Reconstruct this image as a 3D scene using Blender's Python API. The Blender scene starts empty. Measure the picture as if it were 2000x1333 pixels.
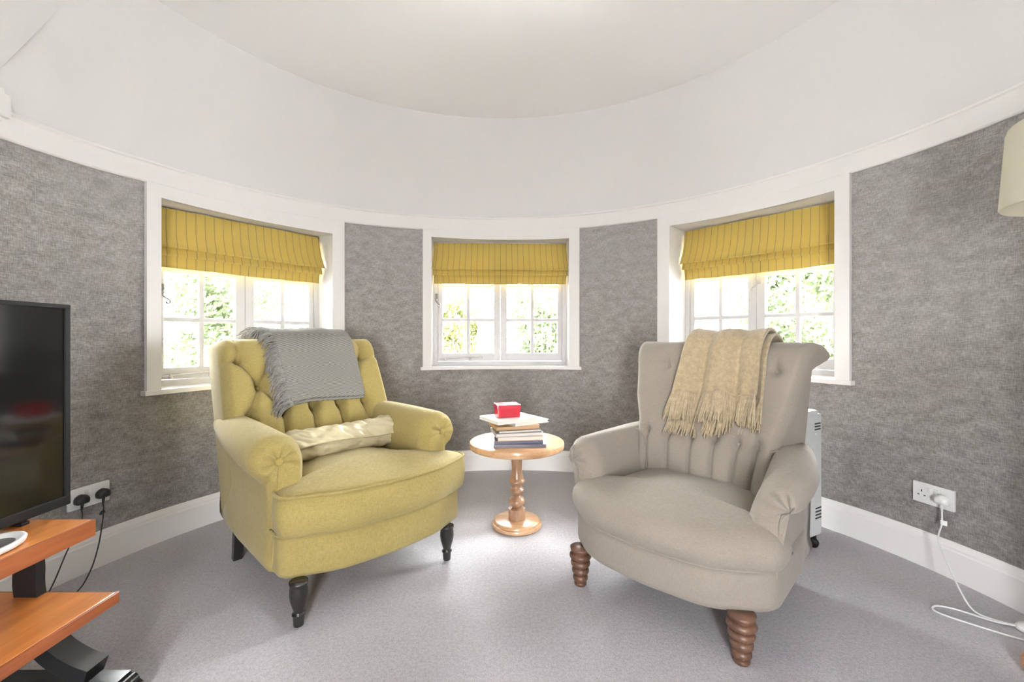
import bpy, bmesh, math, random
from math import sin, cos, pi, sqrt, atan2, radians, exp, asin, acos, hypot
from mathutils import Vector, Matrix, noise

random.seed(11)
S = bpy.context.scene
COL = S.collection

# ------------------------------------------------------------------ camera, world, exposure
CAM_Z = 0.97
cam = bpy.data.cameras.new('camera'); camo = bpy.data.objects.new('camera', cam)
COL.objects.link(camo)
camo.location = (0, 0, CAM_Z); camo.rotation_euler = (pi/2, 0, 0)
cam.sensor_width = 36.0; cam.lens = 15.3; cam.shift_y = -0.00275
cam.clip_start = 0.02
S.camera = camo

W = bpy.data.worlds.new('overcast_sky'); S.world = W; W.use_nodes = True
wn = W.node_tree.nodes; wl = W.node_tree.links
bg = wn['Background']
SKY = 80.0
geo = wn.new('ShaderNodeTexCoord'); sep = wn.new('ShaderNodeSeparateXYZ')
rmp = wn.new('ShaderNodeValToRGB')
# overcast sky: the zenith three times as bright as the horizon
rmp.color_ramp.elements[0].position = 0.0; rmp.color_ramp.elements[0].color = (0.325, 0.33, 0.338, 1)
rmp.color_ramp.elements[1].position = 1.0; rmp.color_ramp.elements[1].color = (0.975, 0.985, 1.0, 1)
wl.new(geo.outputs['Generated'], sep.inputs[0]); wl.new(sep.outputs['Z'], rmp.inputs[0])
wl.new(rmp.outputs[0], bg.inputs['Color']); bg.inputs['Strength'].default_value = SKY
vs = S.view_settings
vs.view_transform = 'Standard'; vs.look = 'None'; vs.gamma = 1.0; vs.use_curve_mapping = False
vs.exposure = 1.02
S.display_settings.display_device = 'sRGB'

# room plan
RC = Vector((0.0, 1.398)); R = 1.822; YB = -1.6

def portal(loc, rot, sx, sy, power=None):
    l = bpy.data.lights.new('daylight_portal', 'AREA'); l.shape = 'RECTANGLE'; l.size = sx; l.size_y = sy
    l.cycles.is_portal = True
    o = bpy.data.objects.new('daylight_portal', l); o.location = loc; o.rotation_euler = rot
    COL.objects.link(o)

# ------------------------------------------------------------------ helpers
def tag(o, label=None, cat=None, group=None, kind=None):
    if label: o['label'] = label
    if cat: o['category'] = cat
    if group: o['group'] = group
    if kind: o['kind'] = kind
    return o

def mesh(name, vf, mat=None, parent=None, smooth=True, uv=None, kind=None, sharp=None):
    v, f = vf
    m = bpy.data.meshes.new(name); m.from_pydata([tuple(p) for p in v], [], f); m.validate(); m.update()
    if smooth:
        m.polygons.foreach_set('use_smooth', [True]*len(m.polygons))
        if sharp: m.set_sharp_from_angle(angle=radians(sharp))
    if uv:
        L = m.uv_layers.new(name='UVMap')
        for lp in m.loops: L.data[lp.index].uv = uv[lp.vertex_index]
    if mat: m.materials.append(mat)
    o = bpy.data.objects.new(name, m); COL.objects.link(o)
    if parent: o.parent = parent
    if kind: o['kind'] = kind
    return o

def empty(name, loc=(0, 0, 0), rz=0, label=None, cat=None, group=None, kind=None):
    o = bpy.data.objects.new(name, None); o.empty_display_size = 0.1
    o.location = loc; o.rotation_euler = (0, 0, rz); COL.objects.link(o)
    return tag(o, label, cat, group, kind)

def join(*parts):
    V, F = [], []
    for v, f in parts:
        n = len(V); V += list(v); F += [tuple(i+n for i in q) for q in f]
    return V, F

def xf(vf, mat):
    return [mat @ Vector(p) for p in vf[0]], vf[1]

def box(x0, x1, y0, y1, z0, z1, b=0.0):
    """bevelled box"""
    bm = bmesh.new()
    bmesh.ops.create_cube(bm, size=1)
    bmesh.ops.scale(bm, vec=(x1-x0, y1-y0, z1-z0), verts=bm.verts)
    bmesh.ops.translate(bm, vec=((x0+x1)/2, (y0+y1)/2, (z0+z1)/2), verts=bm.verts)
    if b > 0:
        bmesh.ops.bevel(bm, geom=list(bm.edges), offset=min(b, 0.49*min(x1-x0, y1-y0, z1-z0)), segments=2, profile=0.7, affect='EDGES')
    bm.verts.index_update()
    v = [x.co.copy() for x in bm.verts]; f = [tuple(q.index for q in p.verts) for p in bm.faces]
    bm.free(); return v, f

def lathe(prof, n=32, cap=True):
    V, F = [], []
    for r, z in prof:
        for i in range(n):
            a = 2*pi*i/n; V.append(Vector((r*cos(a), r*sin(a), z)))
    for j in range(len(prof)-1):
        for i in range(n):
            k = (i+1) % n
            F.append((j*n+i, j*n+k, (j+1)*n+k, (j+1)*n+i))
    if cap:
        F.append(tuple(reversed(range(n)))); F.append(tuple((len(prof)-1)*n+i for i in range(n)))
    return V, F

def catmull(P, n=8, closed=False):
    P = [Vector(p) for p in P]; out = []
    N = len(P); segs = N if closed else N-1
    for i in range(segs):
        g = lambda k: P[k % N] if closed else P[max(0, min(N-1, k))]
        a, b, c, d = g(i-1), g(i), g(i+1), g(i+2)
        for j in range(n):
            t = j/n
            out.append(0.5*((2*b)+(c-a)*t+(2*a-5*b+4*c-d)*t*t+(3*b-a-3*c+d)*t**3))
    if not closed: out.append(P[-1].copy())
    return out

def tube(P, r, n=8, closed=False, cap=True):
    P = [Vector(p) for p in P]; N = len(P)
    V, F = [], []
    up = None
    for i, p in enumerate(P):
        if closed: t = (P[(i+1) % N]-P[i-1])
        else: t = P[min(N-1, i+1)]-P[max(0, i-1)]
        if t.length < 1e-9: t = Vector((0, 0, 1))
        t.normalize()
        if up is None:
            up = Vector((0, 0, 1)) if abs(t.z) < 0.9 else Vector((1, 0, 0))
        up = (up - t*up.dot(t))
        if up.length < 1e-6: up = Vector((1, 0, 0)) - t*t.x
        up.normalize(); s = t.cross(up)
        rr = r(i/(N-1)) if callable(r) else r
        for k in range(n):
            a = 2*pi*k/n; V.append(p + up*(rr*cos(a)) + s*(rr*sin(a)))
    M = N if closed else N-1
    for i in range(M):
        for k in range(n):
            a, b = i*n+k, i*n+(k+1) % n; c, d = ((i+1) % N)*n+(k+1) % n, ((i+1) % N)*n+k
            F.append((a, b, c, d))
    if cap and not closed:
        F.append(tuple(reversed(range(n)))); F.append(tuple((N-1)*n+k for k in range(n)))
    return V, F

def grid(nu, nv, fn, cu=False, cv=False):
    V = [Vector(fn(i, j)) for j in range(nv) for i in range(nu)]
    F = []
    for j in range(nv if cv else nv-1):
        for i in range(nu if cu else nu-1):
            a = j*nu+i; b = j*nu+(i+1) % nu; c = ((j+1) % nv)*nu+(i+1) % nu; d = ((j+1) % nv)*nu+i
            F.append((a, b, c, d))
    return V, F

def loft(loops, cap0=False, cap1=False, closed=True):
    n = len(loops[0]); V = [Vector(p) for L in loops for p in L]; F = []
    for j in range(len(loops)-1):
        for i in range(n if closed else n-1):
            k = (i+1) % n
            F.append((j*n+i, j*n+k, (j+1)*n+k, (j+1)*n+i))
    if cap0: F.append(tuple(reversed(range(n))))
    if cap1: F.append(tuple((len(loops)-1)*n+i for i in range(n)))
    return V, F

def smoothstep(a, b, x):
    t = max(0.0, min(1.0, (x-a)/(b-a))); return t*t*(3-2*t)

def interp(tab, x):
    if x <= tab[0][0]: return tab[0][1]
    for (a, p), (b, q) in zip(tab, tab[1:]):
        if x <= b: return p+(q-p)*(x-a)/(b-a)
    return tab[-1][1]

# ------------------------------------------------------------------ materials
def new_mat(name):
    m = bpy.data.materials.new(name); m.use_nodes = True
    nt = m.node_tree; return m, nt, nt.nodes, nt.links, nt.nodes['Principled BSDF']

def plain(name, col, rough=0.5, spec=0.5, metal=0.0, bump=0.0, bscale=60, coat=0.0, mottle=.12):
    m, nt, N, L, P = new_mat(name)
    P.inputs['Base Color'].default_value = (*col, 1); P.inputs['Roughness'].default_value = rough
    P.inputs['Specular IOR Level'].default_value = spec; P.inputs['Metallic'].default_value = metal
    P.inputs['Coat Weight'].default_value = coat
    tc = N.new('ShaderNodeTexCoord'); nz = N.new('ShaderNodeTexNoise'); nz.inputs['Scale'].default_value = bscale
    L.new(tc.outputs['Object'], nz.inputs['Vector'])
    mx = N.new('ShaderNodeMix'); mx.data_type = 'RGBA'; mx.blend_type = 'MULTIPLY'; mx.inputs[0].default_value = mottle
    mx.inputs[6].default_value = (*col, 1)
    L.new(nz.outputs['Fac'], mx.inputs[7]); L.new(mx.outputs[2], P.inputs['Base Color'])
    if bump:
        b = N.new('ShaderNodeBump'); b.inputs['Strength'].default_value = bump; b.inputs['Distance'].default_value = 0.002
        L.new(nz.outputs['Fac'], b.inputs['Height']); L.new(b.outputs[0], P.inputs['Normal'])
    return m

def mapping(N, L, src, scale):
    mp = N.new('ShaderNodeMapping'); mp.inputs['Scale'].default_value = scale
    L.new(src, mp.inputs['Vector']); return mp.outputs[0]

def noise_tex(N, L, vec, scale=1.0, detail=3, rough=0.5):
    n = N.new('ShaderNodeTexNoise'); n.inputs['Scale'].default_value = scale; n.inputs['Detail'].default_value = detail
    n.inputs['Roughness'].default_value = rough
    L.new(vec, n.inputs['Vector']); return n.outputs['Fac']

def math_n(N, L, op, a, b=None, c=None):
    n = N.new('ShaderNodeMath'); n.operation = op
    for i, x in enumerate((a, b, c)):
        if x is None: continue
        if isinstance(x, (int, float)): n.inputs[i].default_value = x
        else: L.new(x, n.inputs[i])
    return n.outputs[0]

def ramp(N, L, fac, stops):
    r = N.new('ShaderNodeValToRGB'); cr = r.color_ramp
    while len(cr.elements) < len(stops): cr.elements.new(0.5)
    for e, (p, c) in zip(cr.elements, stops): e.position = p; e.color = (*c, 1)
    L.new(fac, r.inputs[0]); return r.outputs[0]

def linen(name, col, dark, rough=0.9, bump=0.25, sheen=0.15, var=1.0):
    """woven upholstery: crossed slubs of two stretched noises"""
    m, nt, N, L, P = new_mat(name)
    tc = N.new('ShaderNodeTexCoord').outputs['Object']
    a = noise_tex(N, L, mapping(N, L, tc, (90, 90, 900)), 1, 2)
    b = noise_tex(N, L, mapping(N, L, tc, (700, 700, 60)), 1, 2)
    c = noise_tex(N, L, mapping(N, L, tc, (9, 9, 9)), 1, 3)
    s = math_n(N, L, 'ADD', math_n(N, L, 'MULTIPLY', a, 0.45), math_n(N, L, 'MULTIPLY', b, 0.45))
    s2 = math_n(N, L, 'ADD', s, math_n(N, L, 'MULTIPLY', c, 0.10))
    k = 0.17*var
    col_o = ramp(N, L, s2, [(0.5-k, dark), (0.5+k, col)])
    L.new(col_o, P.inputs['Base Color']); P.inputs['Roughness'].default_value = rough
    P.inputs['Specular IOR Level'].default_value = 0.2
    P.inputs['Sheen Weight'].default_value = sheen; P.inputs['Sheen Roughness'].default_value = 0.5
    bp = N.new('ShaderNodeBump'); bp.inputs['Strength'].default_value = bump; bp.inputs['Distance'].default_value = 0.0015
    L.new(s, bp.inputs['Height']); L.new(bp.outputs[0], P.inputs['Normal'])
    return m

def wood(name, light, dark, scale=(2, 30, 30), rough=0.35, spec=0.5, coat=0.0):
    m, nt, N, L, P = new_mat(name)
    tc = N.new('ShaderNodeTexCoord').outputs['Object']
    v = mapping(N, L, tc, scale)
    a = noise_tex(N, L, v, 1.0, 5, 0.6)
    b = noise_tex(N, L, mapping(N, L, tc, tuple(x*6 for x in scale)), 1.0, 3)
    s = math_n(N, L, 'ADD', math_n(N, L, 'MULTIPLY', a, 0.75), math_n(N, L, 'MULTIPLY', b, 0.25))
    L.new(ramp(N, L, s, [(0.33, dark), (0.5, tuple((x+y)/2 for x, y in zip(light, dark))), (0.66, light)]), P.inputs['Base Color'])
    P.inputs['Roughness'].default_value = rough; P.inputs['Specular IOR Level'].default_value = spec
    P.inputs['Coat Weight'].default_value = coat; P.inputs['Coat Roughness'].default_value = 0.15
    bp = N.new('ShaderNodeBump'); bp.inputs['Strength'].default_value = 0.08; bp.inputs['Distance'].default_value = 0.001
    L.new(s, bp.inputs['Height']); L.new(bp.outputs[0], P.inputs['Normal'])
    return m

def wallpaper_mat():
    m, nt, N, L, P = new_mat('grey_linen_wallpaper')
    uv = N.new('ShaderNodeTexCoord').outputs['UV']
    h = noise_tex(N, L, mapping(N, L, uv, (48, 190, 1)), 1, 3, 0.6)
    v = noise_tex(N, L, mapping(N, L, uv, (300, 40, 1)), 1, 3, 0.6)
    big = noise_tex(N, L, mapping(N, L, uv, (14, 26, 1)), 1, 2, 0.5)
    thr = noise_tex(N, L, mapping(N, L, uv, (700, 700, 1)), 1, 1, 0.5)
    s = math_n(N, L, 'MULTIPLY', h, 0.34)
    s = math_n(N, L, 'MULTIPLY_ADD', v, 0.34, s)
    s = math_n(N, L, 'MULTIPLY_ADD', big, 0.22, s)
    s = math_n(N, L, 'MULTIPLY_ADD', thr, 0.10, s)
    L.new(ramp(N, L, s, [(0.38, WP[0]), (0.5, WP[1]), (0.62, WP[2])]), P.inputs['Base Color'])
    P.inputs['Roughness'].default_value = 0.55; P.inputs['Specular IOR Level'].default_value = 0.35
    bp = N.new('ShaderNodeBump'); bp.inputs['Strength'].default_value = 0.15; bp.inputs['Distance'].default_value = 0.001
    L.new(s, bp.inputs['Height']); L.new(bp.outputs[0], P.inputs['Normal'])
    return m
WP = ((0.140, 0.130, 0.124), (0.255, 0.240, 0.232), (0.40, 0.380, 0.367))

def carpet_mat():
    m, nt, N, L, P = new_mat('grey_wool_carpet')
    tc = N.new('ShaderNodeTexCoord').outputs['Object']
    a = noise_tex(N, L, tc, 260, 2, 0.7)
    b = noise_tex(N, L, tc, 90, 3, 0.6)
    c = noise_tex(N, L, tc, 3.0, 3, 0.5)
    s = math_n(N, L, 'ADD', math_n(N, L, 'MULTIPLY', a, 0.5), math_n(N, L, 'MULTIPLY', b, 0.35))
    s2 = math_n(N, L, 'MULTIPLY_ADD', c, 0.15, s)
    L.new(ramp(N, L, s2, [(0.34, (0.30, 0.285, 0.305)), (0.66, (0.58, 0.56, 0.585))]), P.inputs['Base Color'])
    P.inputs['Roughness'].default_value = 0.95; P.inputs['Specular IOR Level'].default_value = 0.1
    P.inputs['Sheen Weight'].default_value = 0.3
    bp = N.new('ShaderNodeBump'); bp.inputs['Strength'].default_value = 0.7; bp.inputs['Distance'].default_value = 0.006
    L.new(s, bp.inputs['Height']); L.new(bp.outputs[0], P.inputs['Normal'])
    return m

def glass_mat():
    m, nt, N, L, P = new_mat('window_glass')
    N.remove(P)
    t = N.new('ShaderNodeBsdfTransparent'); t.inputs[0].default_value = (0.97, 0.98, 0.97, 1)
    g = N.new('ShaderNodeBsdfGlossy'); g.inputs['Roughness'].default_value = 0.02
    fr = N.new('ShaderNodeFresnel'); fr.inputs[0].default_value = 1.45
    mx = N.new('ShaderNodeMixShader'); L.new(fr.outputs[0], mx.inputs[0]); L.new(t.outputs[0], mx.inputs[1]); L.new(g.outputs[0], mx.inputs[2])
    L.new(mx.outputs[0], N['Material Output'].inputs[0]); return m

def blind_mat():
    m, nt, N, L, P = new_mat('mustard_ticking_fabric')
    uv = N.new('ShaderNodeTexCoord').outputs['UV']
    sp = N.new('ShaderNodeSeparateXYZ'); L.new(uv, sp.inputs[0])
    fr = math_n(N, L, 'FRACT', math_n(N, L, 'DIVIDE', sp.outputs[0], 0.0425))
    d = math_n(N, L, 'ABSOLUTE', math_n(N, L, 'SUBTRACT', fr, 0.5))
    line = math_n(N, L, 'LESS_THAN', d, 0.035)
    halo = math_n(N, L, 'LESS_THAN', d, 0.085)
    wv = noise_tex(N, L, mapping(N, L, uv, (600, 600, 1)), 1, 1)
    base = ramp(N, L, wv, [(0.3, (0.42, 0.305, 0.075)), (0.7, (0.54, 0.405, 0.115))])
    m1 = N.new('ShaderNodeMix'); m1.data_type = 'RGBA'; L.new(math_n(N, L, 'MULTIPLY', halo, 0.35), m1.inputs[0]); L.new(base, m1.inputs[6]); m1.inputs[7].default_value = (0.42, 0.34, 0.13, 1)
    m2 = N.new('ShaderNodeMix'); m2.data_type = 'RGBA'; L.new(math_n(N, L, 'MULTIPLY', line, 0.75), m2.inputs[0]); L.new(m1.outputs[2], m2.inputs[6]); m2.inputs[7].default_value = (0.17, 0.14, 0.09, 1)
    L.new(m2.outputs[2], P.inputs['Base Color']); P.inputs['Roughness'].default_value = 0.9; P.inputs['Specular IOR Level'].default_value = 0.15
    tr = N.new('ShaderNodeBsdfTranslucent'); L.new(m2.outputs[2], tr.inputs[0])
    mx = N.new('ShaderNodeMixShader'); mx.inputs[0].default_value = 0.14
    L.new(P.outputs[0], mx.inputs[1]); L.new(tr.outputs[0], mx.inputs[2]); L.new(mx.outputs[0], N['Material Output'].inputs[0])
    return m

def herringbone_mat():
    m, nt, N, L, P = new_mat('grey_herringbone_wool')
    uv = N.new('ShaderNodeTexCoord').outputs['UV']
    sp = N.new('ShaderNodeSeparateXYZ'); L.new(uv, sp.inputs[0])
    tri = math_n(N, L, 'PINGPONG', sp.outputs[1], 0.080)
    f = math_n(N, L, 'MULTIPLY_ADD', sp.outputs[0], 0.27, tri)
    # lines run mostly across, so chevrons turn at each horizontal band
    sn = math_n(N, L, 'SINE', math_n(N, L, 'MULTIPLY', f, 2*pi/0.0078))
    s = math_n(N, L, 'MULTIPLY_ADD', sn, 0.5, 0.5)
    nz = noise_tex(N, L, mapping(N, L, uv, (500, 500, 1)), 1, 2)
    s2 = math_n(N, L, 'MULTIPLY_ADD', nz, 0.3, math_n(N, L, 'MULTIPLY', s, 0.7))
    L.new(ramp(N, L, s2, [(0.15, (0.155, 0.147, 0.132)), (0.75, (0.275, 0.265, 0.242))]), P.inputs['Base Color'])
    P.inputs['Roughness'].default_value = 0.95; P.inputs['Specular IOR Level'].default_value = 0.1
    bp = N.new('ShaderNodeBump'); bp.inputs['Strength'].default_value = 0.4; bp.inputs['Distance'].default_value = 0.002
    L.new(s2, bp.inputs['Height']); L.new(bp.outputs[0], P.inputs['Normal'])
    return m

def fuzzy_mat(name, a, b, sc=60):
    m, nt, N, L, P = new_mat(name)
    tc = N.new('ShaderNodeTexCoord').outputs['Object']
    n1 = noise_tex(N, L, tc, sc, 4, 0.7); n2 = noise_tex(N, L, tc, sc*6, 2, 0.7)
    s = math_n(N, L, 'MULTIPLY_ADD', n2, 0.4, math_n(N, L, 'MULTIPLY', n1, 0.6))
    L.new(ramp(N, L, s, [(0.35, a), (0.65, b)]), P.inputs['Base Color'])
    P.inputs['Roughness'].default_value = 1.0; P.inputs['Specular IOR Level'].default_value = 0.05
    P.inputs['Sheen Weight'].default_value = 0.4
    bp = N.new('ShaderNodeBump'); bp.inputs['Strength'].default_value = 0.6; bp.inputs['Distance'].default_value = 0.003
    L.new(s, bp.inputs['Height']); L.new(bp.outputs[0], P.inputs['Normal'])
    return m

def leaf_mat(name, a, b):
    m, nt, N, L, P = new_mat(name)
    tc = N.new('ShaderNodeTexCoord').outputs['Object']
    n1 = noise_tex(N, L, tc, 5.0, 3, 0.7)
    c = ramp(N, L, n1, [(0.35, a), (0.65, b)])
    L.new(c, P.inputs['Base Color']); P.inputs['Roughness'].default_value = 0.6
    tr = N.new('ShaderNodeBsdfTranslucent'); L.new(c, tr.inputs[0])
    mx = N.new('ShaderNodeMixShader'); mx.inputs[0].default_value = 0.4
    L.new(P.outputs[0], mx.inputs[1]); L.new(tr.outputs[0], mx.inputs[2]); L.new(mx.outputs[0], N['Material Output'].inputs[0])
    return m

M = {}
M['paper'] = wallpaper_mat()
M['carpet'] = carpet_mat()
M['ceiling'] = plain('white_ceiling_emulsion', (0.80, 0.79, 0.785), 0.9, 0.2, mottle=.02)  # ring colour lowered so the flat ceiling looks brighter lit
M['ceiling_flat'] = plain('lit_white_ceiling_emulsion', (0.95, 0.945, 0.94), 0.9, 0.2, mottle=.01)  # same ceiling paint, lightened in colour to stand in for window light
M['white'] = plain('white_satin_paint', (0.88, 0.865, 0.855), 0.4, 0.4, mottle=.03)
M['sash'] = plain('white_window_paint', (0.64, 0.63, 0.635), 0.35, 0.5, mottle=.03)
M['glass'] = glass_mat()
M['blind'] = blind_mat()
M['yellow'] = linen('chartreuse_linen', (0.41, 0.322, 0.120), (0.245, 0.188, 0.060))
M['yellow_button'] = linen('chartreuse_linen_button', (0.41, 0.315, 0.10), (0.25, 0.19, 0.052))
M['taupe'] = linen('taupe_linen', (0.315, 0.273, 0.232), (0.225, 0.192, 0.160), var=1.2)
M['black_leg'] = plain('black_lacquer', (0.018, 0.015, 0.014), 0.25, 0.6)
M['leg_wood'] = wood('dark_oak_legs', (0.17, 0.085, 0.05), (0.06, 0.028, 0.017), (30, 30, 6), 0.4)
M['pine'] = wood('waxed_pine', (0.66, 0.42, 0.24), (0.40, 0.21, 0.10), (4, 26, 26), 0.3, 0.5, 0.3)
M['pine_turned'] = wood('turned_dark_pine', (0.46, 0.28, 0.17), (0.24, 0.13, 0.075), (24, 24, 5), 0.3, 0.5, 0.3)
M['cherry'] = wood('cherry_shelf_top', (0.66, 0.25, 0.055), (0.44, 0.145, 0.03), (22, 2.0, 22), 0.28, 0.5, 0.2)
M['cherry_edge'] = wood('cherry_shelf_edge', (0.33, 0.095, 0.025), (0.21, 0.055, 0.016), (30, 3, 30), 0.35)
M['black'] = plain('black_painted_wood', (0.012, 0.012, 0.013), 0.3, 0.5)
M['screen'] = plain('black_glass_screen', (0.006, 0.006, 0.006), 0.08, 0.6)
M['bezel'] = plain('black_plastic_bezel', (0.010, 0.010, 0.010), 0.5, 0.2)
M['plastic'] = plain('white_plastic', (0.82, 0.82, 0.81), 0.3, 0.5)
M['grey_plastic'] = plain('pale_grey_enamel', (0.62, 0.63, 0.62), 0.4, 0.5)
M['dark'] = plain('dark_slot', (0.02, 0.02, 0.02), 0.6)
M['plug'] = plain('black_rubber', (0.022, 0.022, 0.023), 0.45)
M['herring'] = herringbone_mat()
M['grey_yarn'] = fuzzy_mat('grey_yarn', (0.17, 0.163, 0.15), (0.36, 0.345, 0.32), 80)
M['mohair'] = fuzzy_mat('beige_mohair', (0.31, 0.235, 0.14), (0.48, 0.385, 0.25), 55)
M['mohair_yarn'] = fuzzy_mat('beige_mohair_yarn', (0.33, 0.255, 0.155), (0.52, 0.425, 0.285), 55)
M['satin'] = plain('cream_silk', (0.66, 0.58, 0.37), 0.30, 0.7, 0, 0.1, 20)
M['iron'] = plain('painted_iron', (0.62, 0.60, 0.58), 0.4, 0.5)
M['brass'] = plain('dull_metal', (0.35, 0.33, 0.30), 0.35, 0.5, 0.9)
M['shade'] = None

# ------------------------------------------------------------------ room shell
DZ = [(-1.83, -0.083), (-1.71, -0.060), (-1.10, -0.030), (-0.64, -0.014), (0.0, 0.0), (0.5, 0.008), (1.0, 0.015), (1.66, 0.020), (1.83, 0.012)]
ZT = 1.757          # wallpaper top at the middle
def dz(x): return interp(DZ, x)
NSTR = 10
ANG0 = radians(90)
def path_params(step=1.5, extra=()):
    a = set(round(x*step, 4) for x in range(int(-90/step), int(90/step)+1)) | set(round(e, 4) for e in extra)
    return sorted(a)
def ppoint(r, deg):
    """deg in [-90,90] on the round wall; beyond that the wall runs straight back (1 degree = 0.1 m)"""
    if deg < -90: return Vector((-r, RC.y - (-90-deg)*0.1))
    if deg > 90: return Vector((r, RC.y - (deg-90)*0.1))
    a = radians(deg); return Vector((RC.x + r*sin(a), RC.y + r*cos(a)))
BACK = 90 + (RC.y-YB)/0.1
def arclen(deg):
    if abs(deg) <= 90: return radians(deg)*R
    return (1 if deg > 0 else -1)*(pi/2*R + (abs(deg)-90)*0.1)

# windows: theta, outer half angles (deg abs), opening s0,s1, sill z, head z, frame depth
def ang_of(s): return math.degrees(asin(s/R))
WIN = []
for (th, aL, aR, s0, s1, zs, zh, d, dchord) in (
        (-53.5, -69.9, -37.2, -0.455, 0.437, 0.725, 1.640, 0.17, None),
        (-2.5, -20.55, 15.6, -0.505, 0.494, 0.765, 1.694, 0.16, None),
        (49.4, 32.66, 66.15, -0.448, 0.460, 0.762, 1.712, 0.22, None)):
    hw = (aR-aL)/2
    Dc = R*cos(radians(hw))
    WIN.append(dict(th=th, aL=aL, aR=aR, s0=s0, s1=s1, zs=zs, zh=zh, d=d, Dc=Dc))

def build_walls():
    for side, lo, hi in (('back', -90, 90),):
        extra = []
        for w in WIN: extra += [w['th']+ang_of(w['s0']), w['th']+ang_of(w['s1'])]
        A = path_params(1.5, extra)
        V, F, UV = [], [], []
        idx = {}
        def vid(a, z):
            k = (round(a, 4), round(z, 5))
            if k not in idx:
                p = ppoint(R, a); idx[k] = len(V); V.append((p.x, p.y, z)); UV.append((arclen(a), z))
            return idx[k]
        for a, b in zip(A, A[1:]):
            m = (a+b)/2
            hit = None
            for w in WIN:
                if w['th']+ang_of(w['s0']) < m < w['th']+ang_of(w['s1']): hit = w
            def col(z0a, z0b, z1a, z1b):
                F.append((vid(a, z0a), vid(b, z0b), vid(b, z1b), vid(a, z1a)))
            ta, tb = ZT+0.03+dz(ppoint(R, a).x), ZT+0.03+dz(ppoint(R, b).x)
            if hit:
                col(0, 0, hit['zs'], hit['zs']); col(hit['zh'], hit['zh'], ta, tb)
            else: col(0, 0, ta, tb)
        o = mesh('wall_back', (V, F), M['paper'], smooth=False, uv=UV); tag(o, kind='structure')
    for nm, sg in (('wall_left', -1), ('wall_right', 1)):
        V, F, UV = [], [], []
        for i in range(2):
            dg = sg*(90 if i == 0 else BACK); p = ppoint(R, dg)
            for z in (0, ZT+0.03+dz(sg*R)): V.append((p.x, p.y, z)); UV.append((arclen(dg), z))
        F = [(0, 1, 3, 2)]
        tag(mesh(nm, (V, F), M['paper'], smooth=False, uv=UV), kind='structure')

def sweep(name, prof, mat, lo=-90, hi=90, tilt=True, step=2.0, sharp=30, closed=False, kind='structure', parent=None):
    """loft a (r offset inward, z) profile along the wall"""
    A = [lo] if lo < -90 else []
    A += [a for a in path_params(step) if lo < a < hi or a in (lo, hi)]
    if lo >= -90 and A[0] != lo: A = [lo]+A
    if A[-1] != hi: A.append(hi)
    loops = []
    for a in A:
        x = ppoint(R, a).x; t = dz(x) if tilt else 0
        L = []
        for off, z in prof:
            p = ppoint(R-off, a); L.append(Vector((p.x, p.y, z+t)))
        loops.append(L)
    o = mesh(name, loft(loops, closed, closed, closed), mat, parent, True, sharp=sharp)
    if kind: o['kind'] = kind
    return o

build_walls()
# unseen rear wall; its narrow unglazed gap is added to let in fill light
FILL_X, FILL_B, FILL_Z = .22, .15, 1.40
tag(mesh('wall_rear', join(box(-R-.02, -FILL_X, YB-.10, YB, 0, 2.6), box(FILL_X, R+.02, YB-.10, YB, 0, 2.6), box(-FILL_X, FILL_X, YB-.10, YB, FILL_Z, 2.6), box(-FILL_X, FILL_X, YB-.10, YB, 0, FILL_B)), M['ceiling'], smooth=False), kind='structure')
# floor
A = [-BACK]+path_params(2)+[BACK]
Vf = [(*ppoint(R+0.02, a), 0.0) for a in A]
tag(mesh('floor', (Vf, [tuple(reversed(range(len(Vf))))]), M['carpet'], smooth=False), kind='structure')
# skirting with moulded top
SK = [(-0.01, 0.0), (0.020, 0.0), (0.020, 0.112), (0.016, 0.118), (0.016, 0.126), (0.011, 0.134), (0.008, 0.141), (0.004, 0.147), (-0.01, 0.147)]
sweep('baseboard_back', SK, M['white'], -BACK, BACK, tilt=False, step=1.5)
# cornice board over the paper, frieze and sloping roof ring
CO = [(-0.02, ZT), (0.014, ZT), (0.018, ZT+0.006), (0.018, ZT+0.088), (0.024, ZT+0.094), (0.024, ZT+0.102), (0.012, ZT+0.106), (-0.02, ZT+0.106)]
sweep('trim_1', CO, M['white'], -BACK, BACK, step=1.5)
def cone_prof():
    P = [(0.004, ZT+0.10), (0.004, ZT+0.16), (0.006, ZT+0.235), (0.012, ZT+0.285), (0.026, ZT+0.325), (0.05, ZT+0.372), (0.10, ZT+0.46), (0.17, ZT+0.585), (0.242, 2.478)]
    return P
CR = 0.242; CZ = 2.478
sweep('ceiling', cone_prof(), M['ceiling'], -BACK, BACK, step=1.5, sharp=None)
# flat ceiling inside the ring edge
A = [-BACK]+path_params(1.5)+[BACK]
Vc = []
for a in A:
    p = ppoint(R-CR, a); Vc.append((p.x, p.y, CZ+dz(ppoint(R, a).x)))
n = len(A); Fc = [(i, i+1, n-2-i, n-1-i) if i+1 != n-2-i else (i, i+1, n-1-i) for i in range(n//2)]
tag(mesh('ceiling', (Vc, Fc), M['ceiling_flat'], smooth=False), kind='structure')
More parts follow.
